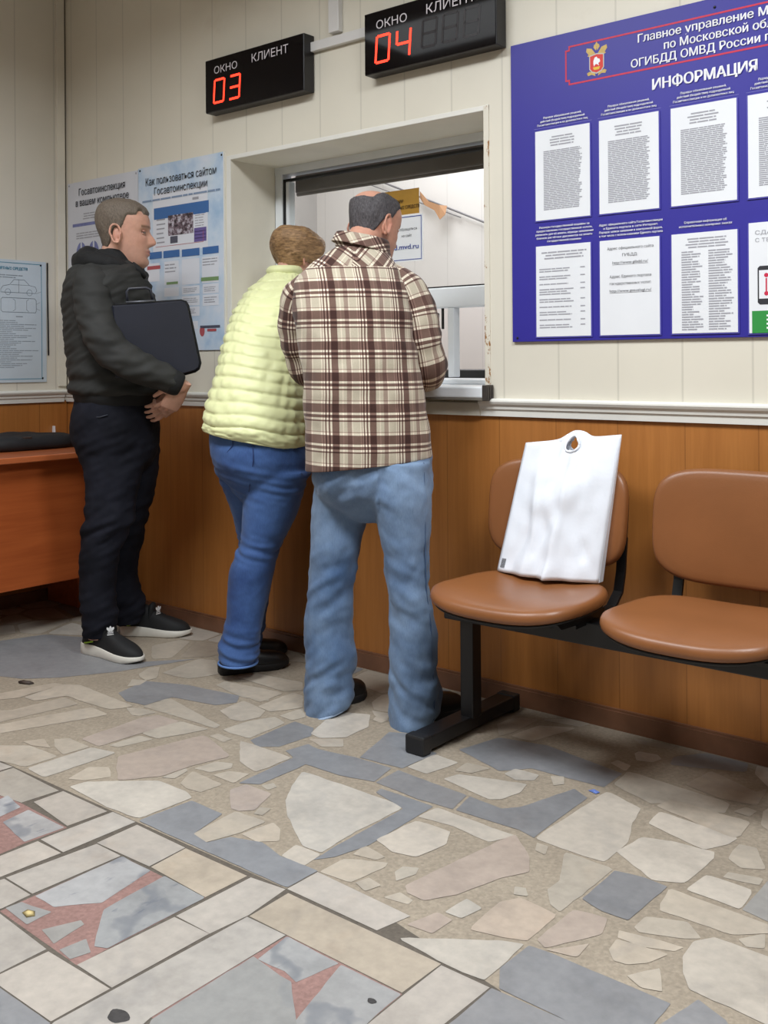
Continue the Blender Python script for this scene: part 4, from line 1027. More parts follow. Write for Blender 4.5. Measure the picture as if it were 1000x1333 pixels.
blob_slab('bag_body', -4.14, 2.47, 0.7478, 0.155, 0.27, 0.060, M_BLKCL, 3, bagb)
m = MB(); m.bevel_box(-4.02, 2.40, 0.795, -4.0, 2.44, 0.806, 0.003); m.build('bag_tab', mat('bag_tab_brown', (52, 36, 30), 0.5), bagb)
m = MB(); q = on_y(84.5, 556, 2.82); m.bevel_box(q.x - 0.012, 2.80, 0.748, q.x + 0.012, 2.8035, 0.748 + 0.075, 0.001)
for v in range(len(m.v)): m.v[v] = (m.v[v][0] - (m.v[v][2] - 0.748) * 0.25, m.v[v][1] + (m.v[v][2] - 0.748) * 0.12 - 0.04, m.v[v][2])
tag(m.build('paper_card', M_PAPER), 'small white card standing on the desk behind the folded bag', 'card')

# ------------------------------------------------------------------ litter on the floor
q = on_z(773, 1031); m = MB(); r = 0.0
m.add([(q.x - .014, q.y - .004, .0018), (q.x + .012, q.y - .010, .0018), (q.x + .016, q.y + .004, .0022), (q.x - .008, q.y + .010, .0020), (q.x + .002, q.y, .008)], [(0, 1, 4), (1, 2, 4), (2, 3, 4), (3, 0, 4), (3, 2, 1, 0)])
tag(m.build('candy_wrapper', mat('wrapper_blue', (96, 116, 176), 0.25, var=0.2, vscale=80)), 'tiny blue candy wrapper lying on the floor before the seats', 'wrapper')
q = on_z(34, 889); m = MB()
m.add([(q.x - .035, q.y - .01, .002), (q.x - .01, q.y - .022, .004), (q.x + .03, q.y - .006, .002), (q.x + .034, q.y + .012, .003), (q.x, q.y + .018, .002), (q.x - .03, q.y + .008, .003), (q.x, q.y, .009)],
      [(0, 1, 6), (1, 2, 6), (2, 3, 6), (3, 4, 6), (4, 5, 6), (5, 0, 6), (5, 4, 3, 2, 1, 0)], True)
tag(m.build('dry_leaf', mat('leaf_dark', (70, 58, 52), 0.7)), 'small dark dry leaf lying on the floor at the left', 'leaf')
q = on_z(38, 1190); m = MB()
m.add([(q.x - .014, q.y - .008, .002), (q.x + .010, q.y - .012, .002), (q.x + .018, q.y + .002, .002), (q.x + .002, q.y + .012, .002), (q.x - .016, q.y + .006, .002), (q.x, q.y, .006)],
      [(0, 1, 5), (1, 2, 5), (2, 3, 5), (3, 4, 5), (4, 0, 5), (4, 3, 2, 1, 0)], True)
tag(m.build('dry_leaf', mat('leaf_yellow', (206, 186, 130), 0.7)), 'small yellow dry leaf lying on the marble inlay at the left', 'leaf')

# ------------------------------------------------------------------ row of seats on a beam
M_LEATH = mat('brown_leatherette', (131, 82, 46), 0.38, var=0.05, vscale=5, bump=0.10, bscale=260, spec=0.5)
M_BLACK = mat('black_steel', (16, 16, 18), 0.42, var=0.04)
M_PLAST = mat('black_plastic', (22, 22, 24), 0.5, var=0.05)
seats = empty('beam_seating', (-1.3, 2.5, 0)); tag(seats, 'row of brown leatherette seats on a black steel beam in front of the wood panelling', 'seating')
def outline(w, d, n=64, e=0.55, taper=0.0):
    out = []
    for k in range(n):
        a = 2 * PI * k / n; c, s = math.cos(a), math.sin(a)
        x = math.copysign(abs(c) ** e, c) * w / 2; y = math.copysign(abs(s) ** e, s) * d / 2
        out.append((x * (1 - taper * y / d), y))
    return out
def pad(name, w, d, th, M, fn, m, parent, e=0.55, taper=0.0, under=0.35, split=None):
    """padded shape: rings from the underside round the edge to the top; fn bends it; M places it"""
    ol = outline(w, d, 72, e, taper); mb = MB(); vs, fs = [], []; n = len(ol)
    R = [(0.0, 0), (0.5, 0), (0.9, 0.0), (0.96, 0.06), (0.99, 0.2), (1.0, 0.4), (0.995, 0.6), (0.98, 0.78), (0.95, 0.9), (0.9, 0.96), (0.8, 1.0), (0.6, 1.04), (0.4, 1.06), (0.2, 1.07), (0.0, 1.07)]
    for r, h in R:
        for x, y in ol:
            p = Vector((x * r, y * r, th * h)); p.z += fn(p.x / (w / 2), p.y / (d / 2)); vs.append(M @ p)
    for i in range(len(R) - 1):
        for k in range(n): fs.append((i * n + k, i * n + (k + 1) % n, (i + 1) * n + (k + 1) % n, (i + 1) * n + k))
    mb.add(vs, fs, True); return mb.build(name, m, parent, weld=True)
SEATX = [-1.575, -1.027, -0.479]
for i, sx in enumerate(SEATX):
    fn = lambda x, y: 0.022 * y * y * (1 if y > 0 else 0.2) - 0.036 * max(0, -y - 0.35) ** 2 - 0.012 * (1 - x * x) * (0.6 + 0.4 * y) + 0.010 * x * x
    so = pad('seat', 0.47, 0.405, 0.040, Matrix.Translation((sx + 0.012 - (0.012 if i else 0), 2.478, 0.432)), fn, M_LEATH, seats, e=0.66, taper=0.10)
    pad('seat_pan', 0.45, 0.385, 0.012, Matrix.Translation((sx + 0.012 - (0.012 if i else 0), 2.478, 0.424)), fn, M_PLAST, so, e=0.66, taper=0.10)
    fb = lambda x, y: 0.030 * x * x
    Mb = Matrix.Translation((sx + 0.0, 2.742, 0.662)) @ Matrix.Rotation(math.radians(90 - 7), 4, 'X')
    bo = pad('backrest', 0.47, 0.315, 0.040, Mb, fb, M_LEATH, seats, e=0.52, taper=-0.02)
    pad('backrest_shell', 0.455, 0.30, 0.012, Mb @ Matrix.Translation((0, 0, -0.010)), fb, M_PLAST, bo, e=0.52)
    for s in (-1, 1):
        m = MB(); x = sx + s * 0.185
        path = [Vector((x, 2.46, 0.398)), Vector((x, 2.62, 0.400)), Vector((x, 2.69, 0.410)), Vector((x, 2.735, 0.445)), Vector((x, 2.752, 0.50)), Vector((x, 2.766, 0.60))]
        vs, fs = [], []
        for j, p in enumerate(path):
            tt = (path[min(j + 1, 5)] - path[max(j - 1, 0)]).normalized(); nn = Vector((0, -tt.z, tt.y))
            for (u, v) in ((-0.014, -0.005), (0.014, -0.005), (0.014, 0.005), (-0.014, 0.005)): vs.append(p + Vector((u, 0, 0)) + nn * v)
        for j in range(5):
            for k in range(4): fs.append((j * 4 + k, j * 4 + (k + 1) % 4, (j + 1) * 4 + (k + 1) % 4, (j + 1) * 4 + k))
        fs += [(3, 2, 1, 0), (20, 21, 22, 23)]
        m.add(vs, fs); m.build('backrest_bracket', M_BLACK, seats)
        m = MB(); m.prism([(2.36, 0.424), (2.62, 0.424), (2.62, 0.400), (2.38, 0.408)], 'x', x - 0.016, x + 0.016); m.build('seat_bracket', M_BLACK, seats)
m = MB(); m.bevel_box(-1.86, 2.515, 0.338, 0.05, 2.575, 0.404, 0.004); m.build('beam', M_BLACK, seats)
for lx in (-1.805, -0.02):
    m = MB(); m.bevel_box(lx - 0.004, 2.528, 0.048, lx + 0.042, 2.574, 0.345, 0.003); m.build('leg', M_BLACK, seats)
    m = MB(); m.bevel_box(lx - 0.032, 2.325, 0.012, lx + 0.032, 2.775, 0.052, 0.004); fo = m.build('foot_bar', M_BLACK, seats)
    for (y0, y1) in ((2.295, 2.335), (2.765, 2.805)):
        m = MB(); m.bevel_box(lx - 0.034, y0, 0.0018, lx + 0.034, y1, 0.055, 0.006); m.build('end_cap', M_PLAST, fo)

# ------------------------------------------------------------------ white plastic carrier bag on the first seat
def carrier_bag():
    t = NT('white_plastic_film'); t.color(lin((236, 241, 250))); t.set(0.22, spec=0.6, coat=0.4)
    t.b.inputs['Subsurface Weight'].default_value = 0.0
    t.bump(t.noise(14, 5, rough=0.6), 0.25, 0.006); film = t.m
    e = empty('carrier_bag', (-1.57, 2.64, 0.47)); tag(e, 'white plastic carrier bag standing on the brown seat against its backrest', 'bag')
    BL, BR = Vector((-1.732, 2.585, 0.484)), Vector((-1.402, 2.605, 0.486)); TL, TR = Vector((-1.678, 2.700, 0.868)), Vector((-1.362, 2.705, 0.905))
    n = 36
    def P(u, v, s):
        p = (BL * (1 - u) + BR * u) * (1 - v) + (TL * (1 - u) + TR * u) * v
        half = 0.045 * (1 - v) ** 0.8 + 0.004
        crease = math.exp(-abs(u - 0.56 - 0.04 * v) / 0.05) * 0.022 * (1 - v * 0.4) + math.exp(-abs(u - 0.30 + 0.22 * (v - .5)) / 0.05) * 0.012 * (1 - abs(v - .4)) - math.exp(-((u + v * .9 - 1.02) / 0.05) ** 2) * 0.012 * (u > .7) * min(1, (u - .7) * 8)
        nz = 0.022 * noise.noise(Vector((u * 3.1, v * 2.4, s))) + 0.010 * noise.noise(Vector((u * 8, v * 6, 5 + s)))
        bul = math.sin(PI * min(max(u, 0), 1)) ** 0.7
        y = half * s * (0.25 + 0.75 * bul) + (crease + nz) * s * bul
        top = 0.024 * math.exp(-((u - 0.53) / 0.12) ** 2) * (v ** 6)
        drop = 0.0
        return Vector((p.x, p.y + 0.045 * (1 - v) - (y if s > 0 else y), p.z + top + drop))
    def hole(u, v): return ((u - 0.54) / 0.070) ** 2 + ((v - 0.925) / 0.045) ** 2 < 1
    m = MB(); N = n + 1
    for s in (1, -1):
        vs = [P(i / n, j / n, s) for j in range(N) for i in range(N)]
        fs = [(j * N + i, j * N + i + 1, (j + 1) * N + i + 1, (j + 1) * N + i) for j in range(n) for i in range(n) if not hole((i + .5) / n, (j + .5) / n)]
        m.add(vs, fs, True)
    for edge in ((lambda t: (0, t)), (lambda t: (1, t)), (lambda t: (t, 0))):
        vs = []
        for k in range(N):
            u, v = edge(k / n); vs += [P(u, v, 1), P(u, v, -1)]
        m.add(vs, [(2 * k, 2 * k + 2, 2 * k + 3, 2 * k + 1) for k in range(n)], False)
    o = m.build('bag_body', film, e, fix=True); md = o.modifiers.new('film', 'SOLIDIFY'); md.thickness = 0.0012
    # soft rim round the hand hole
    for s in (1, -1):
        pts = [P(0.54 + 0.075 * math.cos(a), 0.925 + 0.047 * math.sin(a), s) + Vector((0, -0.002 * s, 0)) for a in [2 * PI * k / 28 for k in range(29)]]
        m = MB(); m.tube(pts, 0.0035, 8); m.build('handle', film, e)
    f = MB(); r = random.Random(2); x = 0.03
    for k in range(9):
        a = 0.035 + k * 0.006
        q = [P(a, .03, 1), P(a + .003, .03, 1), P(a + .003, .10, 1), P(a, .10, 1)]; f.add([v + Vector((0, -0.0022, 0)) for v in q], [(0, 1, 2, 3)])
    f.build('barcode', M_INK, e, fix=False)
carrier_bag()

# ------------------------------------------------------------------ people
V3 = Vector
def lerp(a, b, t): return a + (b - a) * t
def crom(p0, p1, p2, p3, t):
    return p1 + (p2 - p0) * (0.5 * t) + (p0 * 2 - p1 * 5 + p2 * 4 - p3) * (0.5 * t * t) + (p1 * 3 - p0 - p2 * 3 + p3) * (0.5 * t * t * t)
def smooth_list(items, sub):
    """Catmull-Rom refinement of a list of tuples of Vectors / floats"""
    out = []; n = len(items)
    for i in range(n - 1):
        a, b, c, d = items[max(i - 1, 0)], items[i], items[i + 1], items[min(i + 2, n - 1)]
        for s in range(sub):
            t = s / sub; out.append(tuple(crom(w, x, y, z, t) for w, x, y, z in zip(a, b, c, d)))
    out.append(items[-1]); return out
def sec(px, py, d, hw, th, tilt=0.0, tw=0.0):
    """horizontal body section seen from the camera: centre, half width in pixels, half thickness in metres, tilt of the section in pixels"""
    c = at(px, py, d); k = d / CAM_F
    a = RT * (hw * k) - UP * (tilt * k) + FW * tw; b = FW * th
    return (c, a, b)
def loft(secs, n=48, sub=4, e=0.85, mod=None, cap=True):
    """closed surface through the sections; mod(u angle, v 0..1, point, outward) may move a point; returns verts, faces, (u, v) of each vertex"""
    S = smooth_list(secs, sub); m = len(S); vs, fs, uv = [], [], []
    for i, (c, a, b) in enumerate(S):
        v = i / (m - 1)
        for k in range(n):
            w = 2 * PI * k / n; cs, sn = math.cos(w), math.sin(w)
            d = a * math.copysign(abs(cs) ** e, cs) + b * math.copysign(abs(sn) ** e, sn)
            p = c + d
            if mod: p = mod(w, v, p, d)
            vs.append(p); uv.append((k / n, v))
    for i in range(m - 1):
        for k in range(n): fs.append((i * n + k, i * n + (k + 1) % n, (i + 1) * n + (k + 1) % n, (i + 1) * n + k))
    if cap:
        for i in (0, m - 1):
            b = len(vs); vs.append(sum((vs[i * n + k] for k in range(n)), V3((0, 0, 0))) / n); uv.append((0, i / (m - 1)))
            for k in range(n):
                q = (i * n + k, i * n + (k + 1) % n, b); fs.append(q if i else q[::-1])
    return vs, fs, uv
def limb(pts, n=24, sub=5, squash=1.0, side=None, roundcap=True):
    """pts: (Vector, radius); a tapering round limb with rounded ends"""
    P = [(V3(p), V3((r, 0, 0))) for p, r in pts]; S = smooth_list(P, sub); secs = []
    ref = side or RT
    L = [s[0] for s in S]; R = [s[1].x for s in S]
    for i, p in enumerate(L):
        t = (L[min(i + 1, len(L) - 1)] - L[max(i - 1, 0)]).normalized()
        a = ref - t * ref.dot(t)
        if a.length < 1e-3: a = V3((0, 0, 1)) - t * t.z
        a.normalize(); b = t.cross(a)
        secs.append((p, a * R[i], b * R[i] * squash))
    if roundcap:
        for end in (0, -1):
            p, a, b = secs[end]; t = (L[0] - L[1]).normalized() if end == 0 else (L[-1] - L[-2]).normalized(); r = a.length
            ex = [(p + t * r * math.sin(q) * 0.8, a * math.cos(q), b * math.cos(q)) for q in (0.5, 0.95, 1.3)]
            secs = ex[::-1] + secs if end == 0 else secs + ex
    return secs
def mesh_add(mb, secs, n=24, sub=1, e=1.0, **kw):
    vs, fs, uv = loft(secs, n, sub, e, **kw); mb.add(vs, fs, True); return uv
def remeshed(mb, voxel, smooth=2, name='shape'):
    """fuse overlapping closed shapes into one continuous surface"""
    me = bpy.data.meshes.new(name); me.from_pydata(mb.v, [], mb.f)
    bm = bmesh.new(); bm.from_mesh(me); bmesh.ops.recalc_face_normals(bm, faces=bm.faces[:]); bm.to_mesh(me); bm.free()
    o = bpy.data.objects.new(name, me); COL.objects.link(o)
    r = o.modifiers.new('r', 'REMESH'); r.mode = 'VOXEL'; r.voxel_size = voxel
    if smooth: s = o.modifiers.new('s', 'SMOOTH'); s.factor = 0.5; s.iterations = smooth
    dg = bpy.context.evaluated_depsgraph_get(); dg.update()
    out = bpy.data.meshes.new_from_object(o.evaluated_get(dg)); out.name = name
    bpy.data.objects.remove(o); bpy.data.meshes.remove(me)
    out.polygons.foreach_set('use_smooth', [True] * len(out.polygons)); return out
def displace(me, fn):
    """move every vertex along its normal by fn(co, normal)"""
    me.update(); cos = [v.co.copy() for v in me.vertices]; nos = [v.normal.copy() for v in me.vertices]
    for v, c, n in zip(me.vertices, cos, nos): v.co = c + n * fn(c, n)
    me.update()
def N3(p, sx, sy=None, sz=None, o=0.0):
    return noise.noise(V3((p.x * sx + o, p.y * (sy if sy is not None else sx) + o, p.z * (sz if sz is not None else sx) - o)))
def paint(me, fn, name='tone'):
    at_ = me.color_attributes.new(name, 'FLOAT_COLOR', 'POINT')
    for i, v in enumerate(me.vertices): at_.data[i].color = fn(v.co)
def attr_mat(name, rough=0.5, sss=0.0, nscale=60, bump=0.05, spec=0.4):
    if name in MATS: return MATS[name]
    t = NT(name); a = t.n('ShaderNodeAttribute', attribute_name='tone'); f = t.noise(nscale, 4)
    t.color(t.mix(1.0, a.outputs['Color'], t.ramp(f, [(0.3, (0.93, 0.92, 0.92, 1)), (0.7, (1.06, 1.05, 1.05, 1))]), 'MULTIPLY'))
    t.set(rough, spec=spec); t.b.inputs['Subsurface Weight'].default_value = sss; t.b.inputs['Subsurface Radius'].default_value = (0.01, 0.004, 0.002); t.b.inputs['Subsurface Scale'].default_value = 0.3
    if bump: t.bump(f, bump, 0.002)
    MATS[name] = t.m; return t.m
M_SKIN = attr_mat('skin', 0.48, 0.12)

HEAD = [(-0.124, .058, .018, .016), (-0.119, .076, -.004, .030), (-0.108, .089, -.024, .042), (-0.092, .094, -.040, .050), (-0.074, .092, -.055, .056), (-0.054, .092, -.064, .060),
        (-0.034, .091, -.072, .0635), (-0.012, .090, -.080, .067), (0.010, .087, -.089, .0705), (0.030, .091, -.096, .073), (0.055, .091, -.100, .0755), (0.078, .082, -.098, .073),
        (0.097, .063, -.085, .062), (0.110, .040, -.064, .045), (0.118, .016, -.040, .026), (0.120, -.006, -.018, .006)]
class Head:
    """a head: centre, forward, up; local axes f (forward), s (to its left), u (up)"""
    def __init__(self, c, fwd, up, k=1.0, noseL=1.0, ear=1.0):
        self.ear = ear
        self.c = V3(c); self.f = V3(fwd).normalized(); self.u = (V3(up) - self.f * V3(up).dot(self.f)).normalized(); self.s = self.u.cross(self.f); self.k = k; self.nl = noseL
        self.rows = smooth_list([tuple(V3((x, 0, 0)) for x in r) for r in HEAD], 6)
    def W(self, f, s, u): return self.c + (self.f * f + self.s * s + self.u * u) * self.k
    def L(self, p): d = (p - self.c) / self.k; return d.dot(self.f), d.dot(self.s), d.dot(self.u)
    def surf(self, i, w, off=0.0):
        u, fr, bk, hw = (x.x for x in self.rows[i]); mid, ext = (fr + bk) / 2, (fr - bk) / 2
        c, s = math.cos(w), math.sin(w); e = 0.82 if c > 0 else 0.95
        f = mid + (ext + off) * math.copysign(abs(c) ** e, c); ss = (hw + off) * math.copysign(abs(s) ** 0.92, s)
        return f, ss, u
    def face(self, f, s, u):
        G = lambda x, m, w: math.exp(-((x - m) / w) ** 2)
        if f > 0.03:
            if u > -0.040:
                t = (0.028 - u) / 0.052                     # nose ridge
                n = 0.0 if t < 0 else (0.028 * self.nl * math.sin(PI / 2 * min(t, 1.0) ** 1.25) if t <= 1 else 0.028 * self.nl * max(0, 1 - ((t - 1) / 0.34) ** 1.6))
                w = 0.0080 + 0.0085 * max(0, min(t, 1)) ** 2
                f += n * math.exp(-(abs(s) / w) ** 2.4)
            f -= 0.011 * G(abs(s), .032, .016) * G(u, .012, .011)
            f += 0.0045 * G(u, .032, .008) * G(abs(s), .028, .022)
            f += 0.008 * G(u, -.0545, .0045) * G(s, 0, .021) + 0.0085 * G(u, -.0665, .0048) * G(s, 0, .020) - 0.003 * G(u, -.0605, .0022) * G(s, 0, .022)
            f -= 0.004 * G(u, -.0785, .006) * G(s, 0, .025); f += 0.004 * G(u, -.100, .012) * G(s, 0, .02)
            f += 0.003 * G(abs(s), .042, .014) * G(u, -.012, .016) - 0.003 * G(abs(s), .050, .012) * G(u, -.05, .016)
        return f
    def add_to(self, mb, n=96):
        vs, fs = [], []; m = len(self.rows)
        for i in range(m):
            for k in range(n):
                f, s, u = self.surf(i, 2 * PI * k / n); vs.append(self.W(self.face(f, s, u), s, u))
        for i in range(m - 1):
            for k in range(n): fs.append((i * n + k, i * n + (k + 1) % n, (i + 1) * n + (k + 1) % n, (i + 1) * n + k))
        for i in (0, m - 1):
            b = len(vs); vs.append(sum((vs[i * n + k] for k in range(n)), V3((0, 0, 0))) / n)
            for k in range(n): fs.append((i * n + k, i * n + (k + 1) % n, b))
        mb.add(vs, fs, True)
        for sd in (1, -1):                                   # ears: thin disc, rolled rim, lobe
            E_ = self.ear; o = lambda a, b, c: self.W(-.012 + (a - c * 0.35) * E_, sd * (.0715 + c * E_), -.006 - .018 * (1 - E_) + b * E_)
            ring = [(o(.018 * math.cos(t) * (1 - .25 * (math.sin(t) < 0)) - .004 * math.sin(t), .033 * math.sin(t), .010 + (.010 if math.cos(t) < .2 else .002))) for t in [2 * PI * q / 20 for q in range(21)]]
            mb.tube(ring, 0.0045 * self.k, 8)
            mb.ball(o(-.002, 0, -.002), .0175 * self.k * E_, .0095 * self.k * E_, .031 * self.k * E_, 14, axes=((self.f - self.s * sd * .35).normalized(), (self.s * sd + self.f * .35).normalized(), self.u))
            mb.ball(o(.004, -.030, .008), .009 * self.k, .005 * self.k, .009 * self.k, 10, axes=(self.f, self.s, self.u))
    def skin(self, base, brow, lip, stubble=0.0):
        def fn(p):
            f, s, u = self.L(p); c = V3(base); 
            if abs(f) < .16 and abs(s) < .12 and -.14 < u < .14:
                G = lambda x, m, w: math.exp(-((x - m) / w) ** 2)
                red = 0.35 * G(abs(s), .085, .012) * G(u, -.006, .04) * (abs(f) < .05) + (0.30 * G(s, 0, .014) * G(u, -.022, .014) + 0.22 * G(abs(s), .045, .018) * G(u, -.02, .02)) * (f > .04)
                c = c.lerp(V3((c.x * 1.0, c.y * .72, c.z * .68)), min(1, red))
                if stubble and u < -.035 and f > -.01: c = c.lerp(V3((c.x * .72, c.y * .72, c.z * .74)), stubble * min(1, (-.035 - u) / .02))
                if f > .05:
                    lp = G(u, -.0605, .0085) * G(s, 0, .024); c = c.lerp(V3(lip), min(1, lp * 1.0))
                    b = G(u, .0335 - 0.10 * max(0, abs(s) - .035), .0045) * (0.012 < abs(s) < .054); c = c.lerp(V3(brow), min(.85, b))
            return (c.x, c.y, c.z, 1)
        return fn
    def eyes(self, parent):
        for sd in (1, -1):
            m = MB(); c = self.W(.0705, sd * .0310, .0110); m.ball(c, .0108 * self.k, n=20)
            m.ball(self.W(.0752, sd * .0310, .0105), .0066 * self.k, n=14, mi=1)
            m.build('eye', [mat('eye_white', (128, 112, 104), 0.25, var=0), mat('iris', (58, 50, 46), 0.15, var=0)], parent)
            # upper lid with lashes
            m = MB(); m.tube([self.W(.0785 - 26 * (a - .0315) ** 2 * (1 if a < .0315 else 1.6), sd * a, .0165 - 9 * (a - .031) ** 2) for a in (.019, .024, .029, .034, .039, .044)], 0.0034 * self.k, 8)
            m.tube([self.W(.0770 - 26 * (a - .0315) ** 2 * (1 if a < .0315 else 1.6), sd * a, .0045 + 7 * (a - .031) ** 2) for a in (.019, .024, .029, .034, .039, .044)], 0.0028 * self.k, 8)
            m.build('eyelid', mat('eyelid', (176, 128, 110), 0.5, var=0), parent)
    def hair(self, name, m, parent, mask, thick, seed=0.0, n=144, rough_=0.004, freq=34, style=None):
        """shell over the scalp; mask(f,s,u) 0..1 says where hair grows"""
        vs, fs = [], []; rows = self.rows; M_ = len(rows)
        for i in range(M_):
            for k in range(n):
                f, s, u = self.surf(i, 2 * PI * k / n); g = mask(f, s, u)
                p0 = self.W(f, s, u); ctr = self.W(-.005, 0, .02); d = (p0 - ctr).normalized()
                nz = noise.noise(V3((f * freq + seed, s * freq, u * freq * .4))) * rough_ + noise.noise(V3((f * 120 + seed, s * 120, u * 40))) * rough_ * .5
                off = (-.010 + (thick + .010) * g + nz * g)
                if style: off += style(f, s, u) * g
                vs.append(p0 + d * off * self.k)
        for i in range(M_ - 1):
            for k in range(n): fs.append((i * n + k, i * n + (k + 1) % n, (i + 1) * n + (k + 1) % n, (i + 1) * n + k))
        for i in (0, M_ - 1):
            b = len(vs); vs.append(sum((vs[i * n + k] for k in range(n)), V3((0, 0, 0))) / n)
            for k in range(n): fs.append((i * n + k, i * n + (k + 1) % n, b))
        mb = MB(); mb.add(vs, fs, True); return mb.build(name, m, parent)
def ss(x, a, b):
    t = max(0.0, min(1.0, (x - a) / (b - a))); return t * t * (3 - 2 * t)
def hair_mat(name, dark, light, scale=(60, 60, 8), nscale=3.0, rough=0.55, vec=None):
    t = NT(name); f = t.noise(nscale, 5, stretch=scale, rough=0.7)
    t.color(t.ramp(f, [(0.32, lin(dark)), (0.68, lin(light))])); t.set(rough, spec=0.35); t.bump(f, 0.7, 0.004); return t.m

def hand(mb, wrist, d, palm_n, k=1.0, curl=(25, 35, 25), thumb_side=1, spread=6):
    """palm, four fingers and a thumb rooted in the palm's side; d: direction of the fingers, palm_n: out of the palm"""
    d = V3(d).normalized(); pn = (V3(palm_n) - d * V3(palm_n).dot(d)).normalized(); sd = d.cross(pn) * thumb_side   # sd points to the thumb side
    w = V3(wrist)
    S = [(w - d * .03 * k, sd * .027 * k, pn * .019 * k), (w, sd * .029 * k, pn * .019 * k), (w + d * .03 * k, sd * .037 * k, pn * .017 * k), (w + d * .065 * k, sd * .042 * k, pn * .0145 * k), (w + d * .092 * k, sd * .041 * k, pn * .0115 * k), (w + d * .100 * k, sd * .036 * k, pn * .007 * k)]
    mesh_add(mb, S, 24, 4, 0.9)
    for i, (x, L) in enumerate(((.031, .072), (.0105, .080), (-.010, .074), (-.030, .058))):
        a = math.radians(spread * (1.5 - i)); fd = (d * math.cos(a) + sd * math.sin(a)).normalized(); p = w + (d * .080 + sd * x) * k
        pts = [(p, .0095 * k)]; ang = 0
        for j, (fr, cu) in enumerate(zip((.46, .30, .24), curl)):
            ang += math.radians(cu); dd = fd * math.cos(ang) + pn * math.sin(ang)
            L0 = L * fr * k + (.014 * k if j == 0 else 0)
            pts.append((pts[-1][0] + dd * L0 * .5, (.0088 - .0009 * j) * k)); pts.append((pts[-1][0] + dd * L0 * .5, (.0090 - .0012 * j) * k))
        mesh_add(mb, limb(pts, sub=3, side=sd), 12, 1, 1.0)
    p = w + (d * .022 + sd * .026 + pn * .006) * k; t1 = (d * .62 + sd * .70 + pn * .35).normalized(); t2 = (d * .9 + sd * .15 + pn * .45).normalized()
    mesh_add(mb, limb([(p, .0135 * k), (p + t1 * .036 * k, .0115 * k), (p + t1 * .036 * k + t2 * .018 * k, .0095 * k), (p + t1 * .036 * k + t2 * .046 * k, .0080 * k)], sub=3, side=sd), 12, 1, 1.0)

def body(name, parent, head, parts, hands, skin_fn, voxel=0.0036):
    mb = MB(); head.add_to(mb)
    for secs, n in parts: mesh_add(mb, secs, n, 1, 1.0)
    for h in hands: hand(mb, **h)
    me = remeshed(mb, voxel, 1, name)
    paint(me, skin_fn); me.materials.append(M_SKIN); return link(name, me, parent)
def shrink(secs, k): return [(c, a * k, b * k) for c, a, b in secs]
def cloth(mbs, name, m, parent, voxel, smooth, fn):
    me = remeshed(mbs, voxel, smooth, name)
    if fn: displace(me, fn)
    me.materials.append(m); return link(name, me, parent)
def foot_frame(h, t):
    d = V3((t.x - h.x, t.y - h.y, 0)); L = d.length; d.normalize(); return d, V3((-d.y, d.x, 0)), L
FOOT = [(0.0, .020), (.03, .029), (.10, .033), (.25, .034), (.40, .035), (.55, .041), (.68, .047), (.80, .046), (.90, .038), (.97, .022), (1.0, .006)]
def sole(heel, toe, z0, z1, k=1.0, flare=0.0, wave=None):
    d, s, L = foot_frame(heel, toe); pts = [(t, w) for t, w in FOOT]; out = [(t, w * k) for t, w in pts] + [(t, -w * k) for t, w in reversed(pts)]
    mb = MB(); n = len(out); rings = [(z0, .97), (z0 + .003, 1.0), ((z0 + z1) / 2, 1 + flare), (z1 - .002, 1.0), (z1, .97)]; vs = []
    for z, q in rings:
        for t, w in out:
            p = heel + d * (L * (.5 + (t - .5) * (1 if q >= 1 else .985))) + s * w * q; zz = z
            if z > z0 + .004 and wave: zz = z0 + (z - z0) * wave(t)
            if z <= z0 + .004: zz += 0.010 * max(0, t - .82) / .18
            vs.append(V3((p.x, p.y, zz)))
    fs = [(i * n + k_, i * n + (k_ + 1) % n, (i + 1) * n + (k_ + 1) % n, (i + 1) * n + k_) for i in range(len(rings) - 1) for k_ in range(n)]
    b = len(vs); vs.append(sum(vs[:n], V3()) / n); vs.append(sum(vs[(len(rings) - 1) * n:len(rings) * n], V3()) / n)
    for k_ in range(n): fs.append(((k_ + 1) % n, k_, b)); fs.append(((len(rings) - 1) * n + k_, (len(rings) - 1) * n + (k_ + 1) % n, b + 1))
    return mb.add(vs, fs, True)
def upper(heel, toe, z0, prof, k=1.0, n=28, noise_a=0.0015):
    """prof: (t along the foot, height)"""
    d, s, L = foot_frame(heel, toe); W = lambda t: np.interp(t, [a for a, b in FOOT], [b for a, b in FOOT])
    secs = []
    for t, hgt in prof:
        c = heel + d * L * t; secs.append((V3((c.x, c.y, z0)), s * (W(t) * k * .96), V3((0, 0, hgt))))
    S = smooth_list(secs, 4); vs, fs = [], []
    for c, a, b in S:
        for q in range(n):
            w = PI * q / (n - 1); cs, sn = math.cos(w), math.sin(w); p = c + a * math.copysign(abs(cs) ** .7, cs) + b * abs(sn) ** .8
            vs.append(p + V3((0, 0, noise.noise(p * 30) * noise_a)))
    m = len(S); fs = [(i * n + q, i * n + q + 1, (i + 1) * n + q + 1, (i + 1) * n + q) for i in range(m - 1) for q in range(n - 1)]
    fs += [(i * n, (i + 1) * n, (i + 1) * n + n - 1, i * n + n - 1) for i in range(m - 1)] + [tuple(range(n)), tuple((m - 1) * n + q for q in range(n - 1, -1, -1))]
    return MB().add(vs, fs, True)
def Zup(v, z): return V3((v.x, v.y, z))

